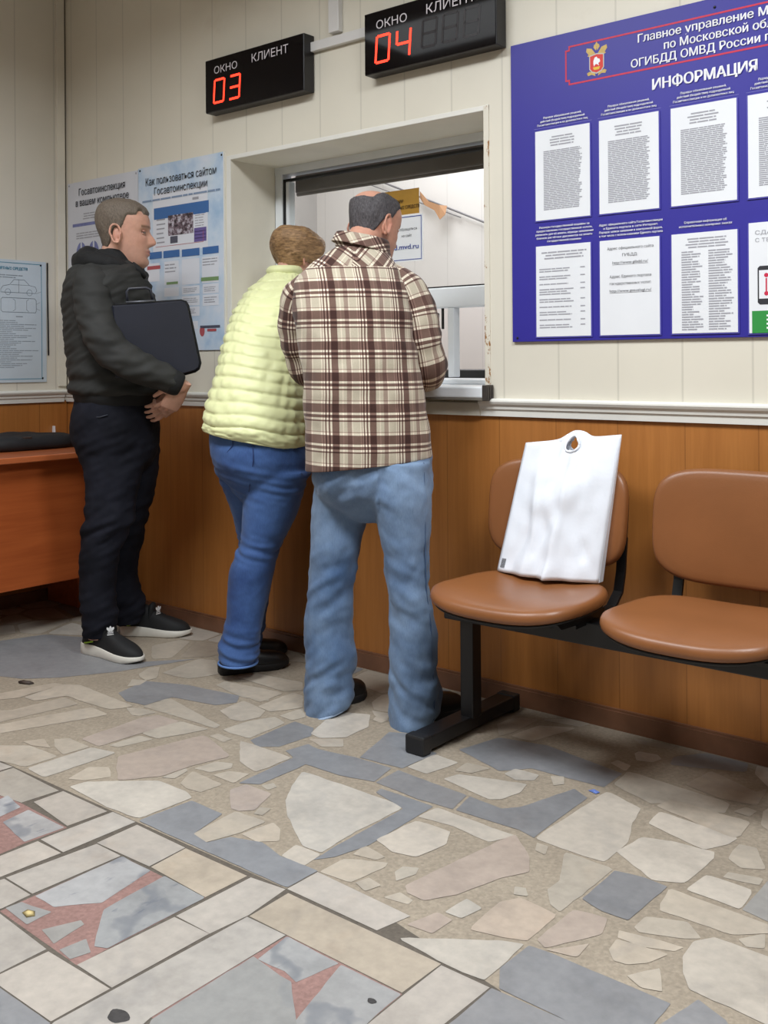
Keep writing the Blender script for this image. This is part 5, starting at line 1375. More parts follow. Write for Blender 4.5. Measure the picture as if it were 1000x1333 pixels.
# ======== man in the dark jacket (left, in profile)
def man_in_jacket():
    hf = at(150, 840, 4.07); e = empty('person', (hf.x, hf.y, 0))
    tag(e, 'person in a dark jacket and black jeans standing in profile with a black case', 'person')
    fwd = (RT * .97 + FW * .10 - _U * .06).normalized()
    H = Head(at(161.5, 306, 4.04), fwd, _U + RT * 0.03, 1.065, 1.0)
    # trousers
    near = [sec(148, 575, 3.99, 49, .105), sec(148, 605, 3.98, 40, .100), sec(147, 640, 3.97, 34, .093), sec(144, 668, 3.96, 32.5, .088), sec(139, 692, 3.955, 31, .084), sec(130, 718, 3.95, 25.5, .078), sec(127.5, 760, 3.95, 23.5, .074), sec(129, 795, 3.95, 22.5, .074), sec(130, 815, 3.955, 21, .072), sec(128, 830, 3.96, 18, .066)]
    far = [sec(165, 575, 4.13, 42, .105), sec(174, 605, 4.14, 33, .098), sec(172, 640, 4.15, 28, .090), sec(163, 686, 4.17, 26, .082), sec(157, 725, 4.19, 22.5, .074), sec(160, 760, 4.20, 22, .072), sec(166, 780, 4.20, 21.5, .072), sec(167, 798, 4.20, 20, .07), sec(166, 811, 4.20, 18, .066)]
    pel = [sec(151, 512, 4.05, 50, .165), sec(150, 530, 4.05, 53, .175), sec(150, 552, 4.05, 55, .18), sec(152, 580, 4.05, 53, .175), sec(154, 602, 4.05, 44, .155), sec(154, 615, 4.05, 34, .12)]
    mb = MB(); 
    for s_ in (near, far, pel): mesh_add(mb, s_, 40, 4, 0.92)
    def wr(p, n):
        z = p.z; kn = math.exp(-((z - .48) / .12) ** 2) + 1.3 * math.exp(-((z - .12) / .10) ** 2) + .5 * math.exp(-((z - .80) / .10) ** 2)
        q = V3((p.x, p.y, p.z - .45 * (p - hf).dot(RT))); return 0.012 * kn * N3(q, 8, 8, 24) + 0.008 * N3(q, 8, 8, 10, 3) + .006 * (kn + .3) * N3(q, 16, 16, 44, 5) + .0015 * N3(p, 45)
    M = mat('black_denim', (24, 25, 33), 0.85, var=0.35, vscale=5, bump=0.3, bscale=420, spec=0.15)
    tr = cloth(mb, 'trousers', M, e, 0.007, 3, wr)
    m = MB(); c = at(110, 547, 3.90); pk = [at(112, 541, 3.905), at(120, 543, 3.885), at(130, 543, 3.875), at(140, 540, 3.872)]; m.tube(pk, 0.002, 6); m.build('pocket_seam', mat('seam_dark', (50, 52, 62), 0.7, var=0), tr)
    # jacket
    J = [sec(152, 524, 4.05, 50, .165, 1), sec(151, 518, 4.05, 52, .175, 1), sec(151, 508, 4.05, 56, .185), sec(150, 490, 4.05, 58, .19), sec(149, 460, 4.05, 60, .185), sec(146, 425, 4.05, 60, .185), sec(143, 395, 4.05, 58, .20), sec(141, 374, 4.05, 54, .212), sec(141, 358, 4.05, 49, .185), sec(142, 346, 4.05, 42, .12), sec(144, 336, 4.05, 31, .085)]
    mb = MB(); mesh_add(mb, J, 56, 4, 0.88)
    def wj(p, n):
        q = p - hf; q = V3((p.x, p.y, p.z - .5 * (p - hf).dot(RT))); return 0.006 * N3(q, 6, 6, 13) + 0.007 * N3(q, 9, 9, 40, 2) + .004 * N3(q, 20, 20, 70, 4) + (0.008 * math.sin(p.z * 95 + 3 * N3(p, 5)) * math.exp(-((p.z - 1.0) / .09) ** 2))
    MJ = mat('dark_nylon', (47, 47, 46), 0.72, var=0.12, vscale=6, bump=0.12, bscale=300, spec=0.22)
    MK = mat('black_knit', (13, 13, 15), 0.85, var=0.1, bump=0.4, bscale=300)
    jk = cloth(mb, 'jacket', MJ, e, 0.007, 3, wj)
    A = [(at(121, 368, 3.90), .074), (at(121, 392, 3.865), .073), (at(127, 420, 3.83), .070), (at(137, 446, 3.80), .069), (at(158, 466, 3.79), .066), (at(185, 480, 3.80), .059), (at(208, 490, 3.82), .053), (at(222, 496, 3.835), .049)]
    B_ = [(at(125, 368, 4.20), .074), (at(130, 420, 4.26), .070), (at(145, 452, 4.27), .066), (at(185, 482, 4.22), .058), (at(214, 498, 4.13), .050)]
    def ws(p, n):
        return 0.005 * N3(p, 8, 8, 16, 9) + 0.004 * math.sin((p - A[3][0]).length * 120 + 5 * N3(p, 6)) * math.exp(-((p - A[3][0]).length / .13) ** 2) + .007 * N3(p, 16, 16, 40, 4)
    for nm, P, fn in (('r', A, ws), ('l', B_, ws)):
        mb = MB(); mesh_add(mb, limb(P, sub=4), 32, 1, 1.0); cloth(mb, 'sleeve', MJ, jk, 0.006, 2, fn)
        p, q = P[-2][0], P[-1][0]; d = (q - p).normalized(); m = MB(); R = P[-1][1]
        ring = limb([(q - d * .012, R * .86), (q + d * .006, R * .98), (q + d * .030, R * .93), (q + d * .042, R * .80)], sub=4, roundcap=False)
        mesh_add(m, ring, 28, 1, 1.0); m.build('cuff', MK, jk)
    mb = MB(); mesh_add(mb, [sec(152.5, 526, 4.05, 49.5, .166, 1), sec(152, 519, 4.05, 52.5, .177, 1), sec(152, 511, 4.05, 54, .180, 1)], 56, 4, 0.88); mb.build('waistband', MK, jk)
    # hood: a soft roll round the neck, high behind and open in front
    mb = MB(); pts = []
    for q in range(17):
        a = math.radians(-160 + 320 * q / 16); back = 0.5 + 0.5 * math.cos(a)
        c = at(143, 343, 4.05) + (-RT) * (math.cos(a) * .105 - .004) + FW * (math.sin(a) * .092) + _U * (.036 * back - .030)
        pts.append((c, .026 + .020 * back))
    mesh_add(mb, limb(pts, sub=3), 24, 1, 1.0)
    pts = [(at(103, 352, 4.05), .030), (at(112, 342, 4.05), .050), (at(118, 335, 4.05), .052)]
    mesh_add(mb, limb(pts, sub=3, squash=1.5), 24, 1, 1.0)
    mesh_add(mb, [sec(147, 352, 4.05, 34, .098), sec(148, 342, 4.05, 31, .094), sec(150, 331, 4.05, 28, .085), sec(153, 326, 4.05, 25, .078)], 32, 4, 0.95)
    cloth(mb, 'hood', MK, jk, 0.006, 3, lambda p, n: .005 * N3(p, 16) + .003 * N3(p, 40))
    # collar point of the open jacket on the chest
    m = MB(); m.tube([at(172, 344, 3.99), at(182, 352, 3.99), at(189, 362, 4.0)], [.012, .012, .008], 10); m.build('collar_edge', MK, jk)
    # body
    arms = [(limb([(p, r * .72) for p, r in A] + [(at(232, 500, 3.845), .030), (at(235, 504, 3.85), .028)], sub=3), 20), (limb([(p, r * .72) for p, r in B_] + [(at(226, 506, 4.06), .030), (at(229, 510, 4.0), .028)], sub=3), 20)]
    nk = [(limb([(H.W(-.018, 0, -.05), .060), (H.W(-.030, 0, -.10), .062), (at(143, 352, 4.05), .070)], sub=4), 28)]
    core = [(smooth_list(shrink(J, .86), 3), 32), (smooth_list(shrink(pel[:-2], .86), 3), 32), (smooth_list(shrink(near, .72), 3), 24), (smooth_list(shrink(far, .72), 3), 24)]
    hr, tr_ = on_z(112, 848), on_z(184, 864)
    hl, tl = on_z(160, 826), on_z(234, 827)
    feet = []
    for h, t_, kn in ((hr, tr_, near), (hl, tl, far)):
        d = (Zup(t_, 0) - Zup(h, 0)); feet.append((limb([(kn[-1][0] + V3((0, 0, .05)), .026), (Zup(h + d * .28, .056), .018), (Zup(h + d * .5, .045), .024), (Zup(h + d * .78, .036), .018)], sub=3), 18))
    hd = [dict(wrist=at(236.5, 505, 3.855), d=-UP * .80 - RT * .55 + FW * .15, palm_n=-RT * .6 + FW * .75 + UP * .2, k=.98, curl=(38, 50, 30), thumb_side=-1, spread=2),
          dict(wrist=at(231, 511, 3.985), d=-UP * .62 - RT * .55 - FW * .55, palm_n=-RT * .7 - UP * .2 + FW * .3, k=.95, curl=(20, 35, 25), thumb_side=1, spread=2)]
    sk = tuple(lin((198, 152, 132))[:3]); bo = body('body', e, H, arms + nk + core + feet, hd, H.skin(sk, lin((112, 84, 66))[:3], lin((168, 104, 98))[:3], 0.4))
    H.eyes(bo)
    def mask(f, s, u):
        if f > .02: line = .062 + .010 * ss(f, .03, .08) + (0.014 if abs(s) > .042 and f > .05 else 0)
        elif f > -.022: line = .010 + .052 * ss(f, -.004, .02)
        else: line = .010 - .075 * ss(-f, .022, .05)
        return ss(u, line - .004, line + .012)
    H.hair('hair', hair_mat('hair_grey_brown', (80, 70, 62), (122, 110, 97), (30, 30, 10), 10), e, mask, .0075, 2.0, rough_=.003, style=lambda f, s, u: .006 * ss(u, .07, .11))
    # trainers
    MU = mat('trainer_knit', (17, 18, 20), 0.75, var=0.1, bump=0.4, bscale=350); MS = mat('trainer_sole', (212, 208, 198), 0.5, var=0.06); ML = mat('neon_trim', (170, 214, 60), 0.5, var=0); MW = mat('logo_white', (228, 228, 228), 0.5, var=0); MT = mat('toe_rubber', (84, 66, 58), 0.6)
    for i, (h, t_) in enumerate(((hr, tr_), (hl, tl))):
        h, t_ = Zup(h, 0), Zup(t_, 0); d, s, L = foot_frame(h, t_); t_ = h + d * max(L, .285); L = max(L, .285)
        sh = empty('trainer', (h.x, h.y, 0)); sh.parent = e; sh.location = (h.x - e.location.x, h.y - e.location.y, 0)
        o = sole(h - d * .004, t_ + d * .004, .0015, .036, 1.04, .04, lambda t: 1.18 - .45 * ss(t, .05, .95) + .12 * math.exp(-((t - .3) / .1) ** 2)); o.build('sole', MS, sh)
        upper(h, t_, .022, [(0.0, .02), (.015, .060), (.06, .092), (.16, .098), (.30, .106), (.42, .094), (.55, .070), (.72, .052), (.86, .038), (.95, .024), (1.0, .006)], .99).build('upper', MU, sh)
        m = MB(); c = h + d * L * .97; m.ball((c.x - d.x * .008, c.y - d.y * .008, .019), .025, .020, .012, 16, axes=(s, d, _U)); m.build('toe_cap', MT, sh)
        m = MB(); c = h + d * L * .40; up_ = (d * .10 + _U).normalized()
        pts = [(c + up_ * .07, .032), (c + up_ * .112, .030)]; mesh_add(m, limb(pts, sub=4, squash=.5, side=s), 24, 1, 1.0); m.build('tongue', MU, sh)
        # white three-leaf mark and bars on the tongue, turned to the front of the foot
        m = MB(); n_ = (d * .80 - s * (.55)).normalized() if i == 0 else (d * .85 - s * .5).normalized(); sx = _U.cross(n_).normalized(); o0 = c + up_ * .104 + n_ * .036
        def F(a, b): return o0 + sx * a + _U * b
        for an in (-38, 0, 38):
            ca, sa = math.sin(math.radians(an)), math.cos(math.radians(an)); pts = []
            for q in range(14):
                w = 2 * PI * q / 14; x, y = .0048 * math.cos(w), .012 + .0095 * math.sin(w); pts.append(F(x * sa + y * ca, y * sa - x * ca))
            m.add(pts, [tuple(range(14))])
        for y in (.0005, -.0035): m.add([F(-.011, y), F(.011, y), F(.010, y - .0022), F(-.010, y - .0022)], [(0, 1, 2, 3)])
        m.add([F(-.012, -.009), F(.012, -.009), F(.012, -.0125), F(-.012, -.0125)], [(0, 1, 2, 3)])
        m.build('tongue_mark', MW, sh, fix=False)
        m = MB(); sgn = -1
        for t0, t1, y in ((.10, .26, .046), (.50, .56, .058)):
            pts = [h + d * L * (t0 + (t1 - t0) * q / 4) + s * sgn * (.0345 + .006 * ss(t0 + (t1 - t0) * q / 4, .3, .7) - (.012 if t0 > .4 else 0)) + _U * (y + (.012 * q / 4 if t0 < .4 else .008 * q / 4)) for q in range(5)]; m.tube(pts, .0028, 6)
        if i == 1: m.tube([h + d * L * .12 + s * -.030 + _U * .06, h + d * L * .08 + s * -.027 + _U * .115], .004, 6)
        m.build('neon_stripe', ML, sh)
    # black case held under the arm: a thing of its own
    cs = empty('document_case', at(205, 487, 3.84)); tag(cs, 'black zipped document case tucked under the arm of the man in the dark jacket', 'case')
    poly = [(146, 398), (236, 391.5), (241, 393.5), (244, 398), (260, 473), (258.5, 479), (254, 482.5), (238, 487), (150, 492)]
    def slab(poly, dn, th):
        mb = MB(); n = len(poly); c = V3((sum(a for a, b in poly) / n, sum(b for a, b in poly) / n, 0)); rings = [(-1, .97), (-.75, 1.0), (.75, 1.0), (1, .97)]; vs = []
        for z, k in rings:
            for a, b in poly:
                x, y = c.x + (a - c.x) * k, c.y + (b - c.y) * k; vs.append(at(x, y, dn(x, y) + th * z))
        fs = [(i * n + q, i * n + (q + 1) % n, (i + 1) * n + (q + 1) % n, (i + 1) * n + q) for i in range(3) for q in range(n)] + [tuple(range(n)), tuple(3 * n + q for q in range(n))]
        return mb.add(vs, fs)
    dn = lambda x, y: 3.835 + (x - 150) * 0.0006
    MC = mat('case_black', (26, 28, 40), 0.55, var=0.08, bump=0.15, bscale=350, spec=0.4)
    slab(poly, dn, .018).build('case_body', MC, cs)
    m = MB(); m.tube([at(x, y, dn(x, y)) for x, y in [(150, 397), (236, 391.0), (242.2, 393), (245, 398), (261, 473), (259, 480), (254, 483.5), (238, 488)]], .0045, 8); m.build('zip_edge', MK, cs)
    m = MB(); m.tube([at(x, y, dn(x, y) - .002) for x, y in [(166, 393), (165, 380), (168, 376), (190, 374.5), (196, 377), (199, 391)]], .0055, 10); m.build('handle', mat('case_handle', (40, 42, 52), 0.4), cs)
    m = MB(); m.tube([at(x, y, dn(x, y) - .016) for x, y in [(164, 393.5), (202, 391.5)]], .004, 8); m.build('metal_strip', mat('case_strip', (104, 106, 114), 0.35, metal=.6), cs)
man_in_jacket()

# ======== woman in the yellow quilted jacket
def woman():
    c0 = at(325, 866, 3.7); e = empty('person', (c0.x, c0.y, 0)); tag(e, 'person in a pale yellow quilted jacket and blue jeans leaning towards the counter window', 'person')
    YD_ = V3((0, 1, 0)); fwd = (V3((0.12, 1, -.30))).normalized()
    H = Head(at(386, 339, 4.03), fwd, _U + YD_ * .3, 0.93, .8, .62)
    right = [sec(364, 612, 3.68, 42, .125), sec(357, 640, 3.68, 39, .115), sec(351, 671, 3.675, 35, .102), sec(343, 698, 3.67, 30, .092), sec(338, 714, 3.665, 27.5, .086), sec(329, 740, 3.66, 29, .084), sec(324, 770, 3.66, 27, .080), sec(319, 800, 3.655, 24.5, .074), sec(314, 826, 3.65, 26, .074), sec(311, 846, 3.65, 26, .076), sec(310, 862, 3.65, 24.5, .074)]
    left = [sec(312, 606, 3.76, 34, .115), sec(323, 645, 3.80, 28, .10), sec(331, 690, 3.84, 23, .086), sec(334, 740, 3.87, 21, .078), sec(333, 790, 3.885, 15, .062), sec(329, 825, 3.89, 14, .056), sec(327, 842, 3.89, 13, .054)]
    pel = [sec(336, 545, 3.72, 60, .145, 6), sec(337, 565, 3.71, 64, .16, 5), sec(340, 590, 3.70, 65, .165, 2), sec(343, 612, 3.70, 61, .155), sec(344, 632, 3.71, 46, .12), sec(338, 648, 3.72, 26, .08), sec(334, 658, 3.72, 12, .05)]
    mb = MB()
    for s_ in (right, left, pel): mesh_add(mb, s_, 40, 4, 0.95)
    kz = at(330, 715, 3.66).z
    def wr(p, n):
        z = p.z; g = math.exp(-((z - kz) / .045) ** 2) + 1.2 * math.exp(-((z - .11) / .08) ** 2) + .8 * math.exp(-((z - .70) / .06) ** 2)
        q = V3((p.x, p.y, p.z + .3 * (p.x - c0.x))); return 0.009 * g * N3(q, 6, 6, 52) + 0.004 * N3(q, 6, 6, 9, 4) + .003 * N3(q, 14, 14, 60, 6) * g + .0015 * N3(p, 40, 40, 40)
    t = NT('blue_denim'); f = t.noise(4, 4); f2 = t.noise(300, 2, stretch=(1, 1, .25)); g = t.noise(9, 3, stretch=(1, 1, 3))
    c = t.ramp(f, [(0.3, lin((38, 62, 112))), (0.72, lin((74, 106, 160)))]); c = t.mix(.35, c, t.ramp(f2, [(.3, (.7, .7, .72, 1)), (.7, (1.25, 1.25, 1.2, 1))]), 'MULTIPLY'); t.color(c); t.set(.75, spec=.25, sheen=.1); t.bump(f2, .15, .002)
    tr = cloth(mb, 'jeans', t.m, e, 0.006, 3, wr)
    m = MB(); pk = [at(x, y, d) for x, y, d in ((276, 577, 3.63), (283, 588, 3.60), (295, 590, 3.565), (303, 580, 3.553), (303, 570, 3.553))]; m.tube(pk, .002, 6)
    m.tube([at(x, y, d) for x, y, d in ((329, 566, 3.548), (330, 600, 3.532), (324, 640, 3.585))], .002, 6); m.build('seam', mat('seam_blue', (30, 50, 100), .8, var=0), tr)
    hm = [at(310, 862, 3.65) + RT * (math.cos(a) * .0685) + FW * (math.sin(a) * .074) for a in [2 * PI * q / 32 for q in range(33)]]
    m = MB(); m.tube(hm, .004, 8); m.build('hem', mat('hem_blue', (88, 122, 178), .8), tr)
    # quilted jacket: 17 baffles that slope with her lean
    J = [sec(333, 573, 3.70, 65, .165, 12), sec(333, 569, 3.70, 67, .175, 12), sec(334, 548, 3.70, 67, .178, 11), sec(340, 505, 3.73, 61, .172, 9), sec(345, 465, 3.78, 56, .168, 7), sec(350, 430, 3.84, 52.5, .165, 5), sec(356, 402, 3.90, 47, .155, 3), sec(362, 383, 3.94, 41, .135, 1), sec(367, 368, 3.965, 32, .105, 0), sec(369, 359, 3.98, 23, .08, 0), sec(370, 354, 3.985, 19, .07, 0)]
    NB = 16
    LJ = [0.0]; SJ = smooth_list(J, 22)
    for i_ in range(1, len(SJ)): LJ.append(LJ[-1] + (SJ[i_][0] - SJ[i_ - 1][0]).length)
    def quilt(w, v, p, d):
        s = LJ[int(round(v * (len(SJ) - 1)))] / LJ[-1] * NB + .35 * noise.noise(V3((math.cos(w) * 1.3, math.sin(w) * 1.3, v * 3)))
        q = abs(math.sin(PI * s)); nrm = d.normalized()
        cr = noise.noise(V3((math.cos(w) * 7, math.sin(w) * 7, v * 10))) * .006 + noise.noise(V3((math.cos(w) * 16, math.sin(w) * 16, v * 34))) * .0045
        return p + nrm * (q ** .35 * .0105 - .007 + cr * (.35 + q) * .9)
    MY = mat('pale_yellow_nylon', (222, 225, 172), 0.5, var=0.03, vscale=6, spec=0.4, sheen=.1)
    vs, fs, uv = loft(J, 110, 22, .92, quilt); mb = MB(); mb.add(vs, fs, True); jk = mb.build('quilted_jacket', MY, e)
    RA = [(at(394, 392, 3.90), .070), (at(410, 425, 3.98), .064), (at(405, 455, 4.06), .056), (at(398, 470, 4.16), .045), (at(392, 474, 4.22), .040)]
    LA = [(at(350, 396, 3.97), .055), (at(340, 425, 4.06), .062), (at(341, 455, 4.12), .056), (at(360, 470, 4.19), .045), (at(370, 474, 4.22), .040)]
    for P in (RA, LA):
        S = limb(P, sub=14); m_ = len(S)
        def qs(w, v, p, d): return p + d.normalized() * (abs(math.sin(PI * v * 11)) ** .5 * .011 - .006 + .004 * N3(p, 18))
        vs, fs, uv = loft(S, 40, 1, 1.0, qs); mb = MB(); mb.add(vs, fs, True); mb.build('sleeve', MY, jk)
    m = MB(); mesh_add(m, [sec(370, 358, 3.985, 22, .074, 0), sec(370.5, 352, 3.985, 22.5, .076, 0), sec(371, 347, 3.985, 20, .066, 0)], 40, 4, .95, mod=lambda w, v, p, d: p + d.normalized() * .004 * math.sin(PI * v)); m.build('collar', MY, jk)
    arms = [(limb([(p, r * .62) for p, r in P] + [(P[-1][0] + V3((0, .03, -.005)), .026)], sub=3), 18) for P in (RA, LA)]
    nk = [(limb([(H.W(-.02, 0, -.04), .052), (H.W(-.035, 0, -.09), .054), (at(369, 368, 3.97), .062)], sub=4), 24)]
    core = [(smooth_list(shrink(J, .82), 3), 32), (smooth_list(shrink(pel[:-2], .86), 3), 32), (smooth_list(shrink(right, .74), 3), 24), (smooth_list(shrink(left, .74), 3), 24)]
    h, t_ = Zup(on_z(285, 878), 0), Zup(on_z(376, 866), 0); d, s, L = foot_frame(h, t_)
    h2 = Zup(left[-1][0], 0) - d * .10 - RT * .02; t2 = h2 + d * L
    feet = []
    for hh, tt, kn in ((h, t_, right), (h2, t2, left)):
        q = tt - hh; feet.append((limb([(kn[-1][0] + V3((0, 0, .04)), .032), (hh + q * .25 + _U * .046, .022), (hh + q * .55 + _U * .038, .018), (hh + q * .8 + _U * .032, .014)], sub=3), 18))
    hd = [dict(wrist=RA[-1][0] + V3((0, .03, -.005)), d=V3((-.2, 1, -.25)), palm_n=-_U, k=.88, curl=(12, 18, 12), thumb_side=1), dict(wrist=LA[-1][0] + V3((0, .03, -.005)), d=V3((.2, 1, -.25)), palm_n=-_U, k=.88, curl=(12, 18, 12), thumb_side=-1)]
    sk = tuple(lin((196, 150, 132))[:3]); body('body', e, H, arms + nk + core + feet, hd, H.skin(sk, lin((110, 84, 66))[:3], lin((170, 100, 98))[:3]), .0042)
    def mask(f, s, u):
        line = .060 if f > .055 else (.060 - .075 * ss(.055 - f, 0, .035) if f > .020 else (-.015 - .062 * ss(.020 - f, .02, .06)))
        return ss(u, line - .006, line + .010)
    def style(f, s, u):
        sw = noise.noise(V3((f * 10, s * 10, u * 8 + 3)));  puff = .020 * ss(u, -.02, .05) * (1 - .55 * ss(u, .09, .12)) * (1 if f < .05 else .7)
        puff += .008 * ss(abs(s), .045, .066) * ss(u, -.035, -.005) * ss(.05 - f, 0, .03) * ss(.090 - u, 0, .05)
        return puff + .007 * sw + .004 * math.sin((u * 60 + s * 26 + f * 18) + 3 * sw) - .012 * ss(-u, .0, .05)
    H.hair('hair', hair_mat('hair_golden_brown', (92, 66, 44), (176, 140, 100), (14, 10, 50), 3.0, .5), e, mask, .014, 5.0, rough_=.006, freq=22, style=style)
    MSH = mat('black_leather_shoe', (14, 14, 16), .45, var=.1); MSO = mat('black_rubber', (20, 20, 22), .6)
    for hh, tt in ((h, t_), (h2, t2)):
        sh = empty('shoe', (hh.x, hh.y, 0)); sh.parent = e; sh.location = (hh.x - e.location.x, hh.y - e.location.y, 0)
        sole(hh, tt, .0015, .028, .92, .0, lambda t: 1.35 - .5 * ss(t, .2, .6)).build('sole', MSO, sh)
        upper(hh, tt, .020, [(0, .012), (.03, .028), (.1, .04), (.2, .055), (.34, .062), (.48, .056), (.65, .046), (.82, .038), (.94, .026), (1, .006)], .92).build('upper', MSH, sh)
woman()

# ======== man in the plaid shirt
def plaid(name):
    t = NT(name); uvn = t.n('ShaderNodeUVMap', uv_map='weave'); sep = t.n('ShaderNodeSeparateXYZ'); t.l(uvn.outputs[0], sep.inputs[0])
    wob = t.noise(5, 2)
    TAN, BRN, CRM, MID = lin((188, 178, 158)), lin((62, 38, 33)), lin((236, 224, 204)), lin((124, 100, 90))
    def stripes(c, period, stops):
        f = t.math('FRACT', t.math('DIVIDE', c, period)); return t.ramp(f, stops, 'CONSTANT')
    U = stripes(sep.outputs[0], 0.116, [(0, BRN), (.035, CRM), (.08, BRN), (.125, CRM), (.17, BRN), (.35, TAN), (.44, CRM), (.47, TAN), (.56, MID), (.68, CRM), (.71, TAN), (.90, CRM), (.94, MID), (.96, CRM)])
    Vv = stripes(sep.outputs[1], 0.096, [(0, CRM), (.07, MID), (.10, TAN), (.42, BRN), (.47, CRM), (.54, BRN), (.64, CRM), (.71, BRN), (.99, CRM)])
    gm = lambda x: (lambda g: (g.inputs['Gamma'].__setattr__('default_value', .5), t.l(x, g.inputs['Color']), g.outputs[0])[2])(t.n('ShaderNodeGamma'))
    c = t.mix(1.0, gm(U), gm(Vv), 'MULTIPLY'); tw = t.noise(420, 2)
    c = t.mix(.4, c, t.ramp(tw, [(.3, (.8, .8, .8, 1)), (.7, (1.2, 1.2, 1.2, 1))]), 'MULTIPLY')
    c = t.mix(1.0, c, (.95, .95, .95, 1), 'MULTIPLY')
    t.color(c); t.set(.85, spec=.2, sheen=.15); t.bump(tw, .2, .002); return t.m
def with_weave(vs, fs, name, m, parent, fn):
    """fn(vertex index, world point) -> cloth coordinates in metres"""
    me = bpy.data.meshes.new(name); me.from_pydata([tuple(v) for v in vs], [], fs); lay = me.uv_layers.new(name='weave')
    for poly in me.polygons:
        q = [fn(me.loops[l].vertex_index, poly) for l in poly.loop_indices]
        for l, c in zip(poly.loop_indices, q): lay.data[l].uv = c
        poly.use_smooth = True
    me.materials.append(m); me.update(); return link(name, me, parent)
def man_in_plaid():
    c0 = at(485, 930, 3.27); e = empty('person', (c0.x, c0.y, 0)); tag(e, 'person in a brown and cream plaid shirt and light blue jeans, back turned', 'person')
    fwd = V3((.10, 1, -.34)).normalized(); H = Head(at(487, 297, 3.47), fwd, _U + V3((0, .35, 0)), .985, 1.0)
    left = [sec(447, 600, 3.33, 37, .10), sec(446, 640, 3.34, 38.5, .108), sec(441, 680, 3.335, 35.5, .098), sec(435, 720, 3.33, 32, .090), sec(432, 760, 3.33, 30.5, .085), sec(430, 800, 3.325, 32, .084), sec(430, 850, 3.32, 33.5, .086), sec(429, 890, 3.315, 33.5, .088), sec(427, 912, 3.31, 32, .09, -3), sec(424, 925, 3.31, 29, .088, -8)]
    right = [sec(521, 600, 3.23, 39, .10), sec(520, 640, 3.22, 41.5, .110), sec(525, 680, 3.215, 36, .10), sec(529, 720, 3.21, 31, .092), sec(533, 770, 3.205, 28.5, .086), sec(537, 810, 3.20, 30.5, .086), sec(538, 860, 3.195, 31, .088), sec(540, 900, 3.19, 32.5, .092), sec(539, 930, 3.19, 32, .094, -4), sec(536, 942, 3.19, 28.5, .092, -8)]
    pel = [sec(482, 575, 3.28, 78, .135), sec(484, 600, 3.28, 79, .145), sec(485, 625, 3.28, 76.5, .15), sec(485, 645, 3.28, 70, .13), sec(483, 660, 3.28, 52, .10), sec(481, 672, 3.28, 30, .07), sec(480, 680, 3.28, 14, .04)]
    mb = MB()
    for s_ in (left, right, pel): mesh_add(mb, s_, 40, 4, 0.95)
    def wr(p, n):
        z = p.z; g = math.exp(-((z - .42) / .13) ** 2) + 1.3 * math.exp(-((z - .10) / .11) ** 2) + .9 * math.exp(-((z - .76) / .08) ** 2)
        q = V3((p.x, p.y, p.z + .55 * (p.x - c0.x) * (1 if (p - c0).dot(RT) > .02 else -1))); return 0.009 * g * N3(q, 9, 9, 20, 1) + 0.007 * N3(q, 7, 7, 9, 8) + .006 * g * N3(q, 20, 20, 36, 2) + .0022 * N3(p, 45, 45, 30, 3)
    t = NT('washed_denim'); f = t.noise(3.2, 4); f2 = t.noise(340, 2, stretch=(1, 1, .25)); f3 = t.noise(15, 3, stretch=(1, 1, .35))
    c = t.ramp(f, [(0.28, lin((58, 84, 122))), (0.72, lin((128, 150, 178)))]); c = t.mix(.5, c, t.ramp(f3, [(.3, (.70, .72, .76, 1)), (.7, (1.28, 1.26, 1.2, 1))]), 'MULTIPLY'); c = t.mix(.3, c, t.ramp(f2, [(.3, (.7, .7, .72, 1)), (.7, (1.25, 1.25, 1.2, 1))]), 'MULTIPLY'); t.color(c); t.set(.8, spec=.2, sheen=.1); t.bump(f2, .15, .002)
    tr = cloth(mb, 'jeans', t.m, e, 0.006, 3, wr)
    m = MB()
    k = len(right)
    pts = [c + a * .80 - b * .62 for c, a, b in [(x[0], x[1], x[2]) for x in pel[:3]]] + [c + a * .76 - b * .66 for c, a, b in right]; m.tube(pts, .0022, 6); m.build('side_seam', mat('seam_denim', (62, 84, 116), .8, var=0), tr)
    mh = mat('hem_pale', (150, 168, 192), .8, var=.1, vscale=60)
    for S in (left, right):
        c, a, b = S[-1]; m = MB(); m.tube([c + a * math.cos(w) * 1.02 + b * math.sin(w) * 1.02 + V3((0, 0, .004)) for w in [2 * PI * q / 36 for q in range(37)]], .0045, 8); m.build('hem', mh, tr)
    # shirt
    MP = plaid('plaid_flannel')
    S = [sec(481, 603, 3.275, 80, .155, -9), sec(481, 597, 3.275, 81, .158, -9), sec(479, 560, 3.28, 80.5, .158, -4), sec(475, 520, 3.285, 78, .150), sec(469, 480, 3.295, 76.5, .148), sec(463, 440, 3.31, 76.5, .148), sec(459, 400, 3.33, 78, .146), sec(457.5, 375, 3.345, 75, .132), sec(458, 357, 3.36, 67, .112), sec(461, 342, 3.375, 54, .092), sec(466, 331, 3.39, 41, .076), sec(469, 323, 3.40, 33, .068)]
    n, sub = 120, 9; k_ = 3.3 / CAM_F
    def fold(w, v, p, d):
        nrm = d.normalized(); g = .35 + .65 * math.exp(-((v - .25) / .25) ** 2)
        pleat = .006 * math.exp(-((math.cos(w) + .12) / .05) ** 2) * (math.sin(w) < 0) * ss(.80 - v, 0, .5)
        return p + nrm * (.011 * g * N3(p, 7, 7, 3.2, 2) + .006 * N3(p, 10, 10, 16, 7) + .0035 * N3(p, 24, 24, 30, 3) + pleat)
    vs, fs, uv = loft(S, n, sub, .90, fold)
    yoke = .765; ctr = S[8][0]
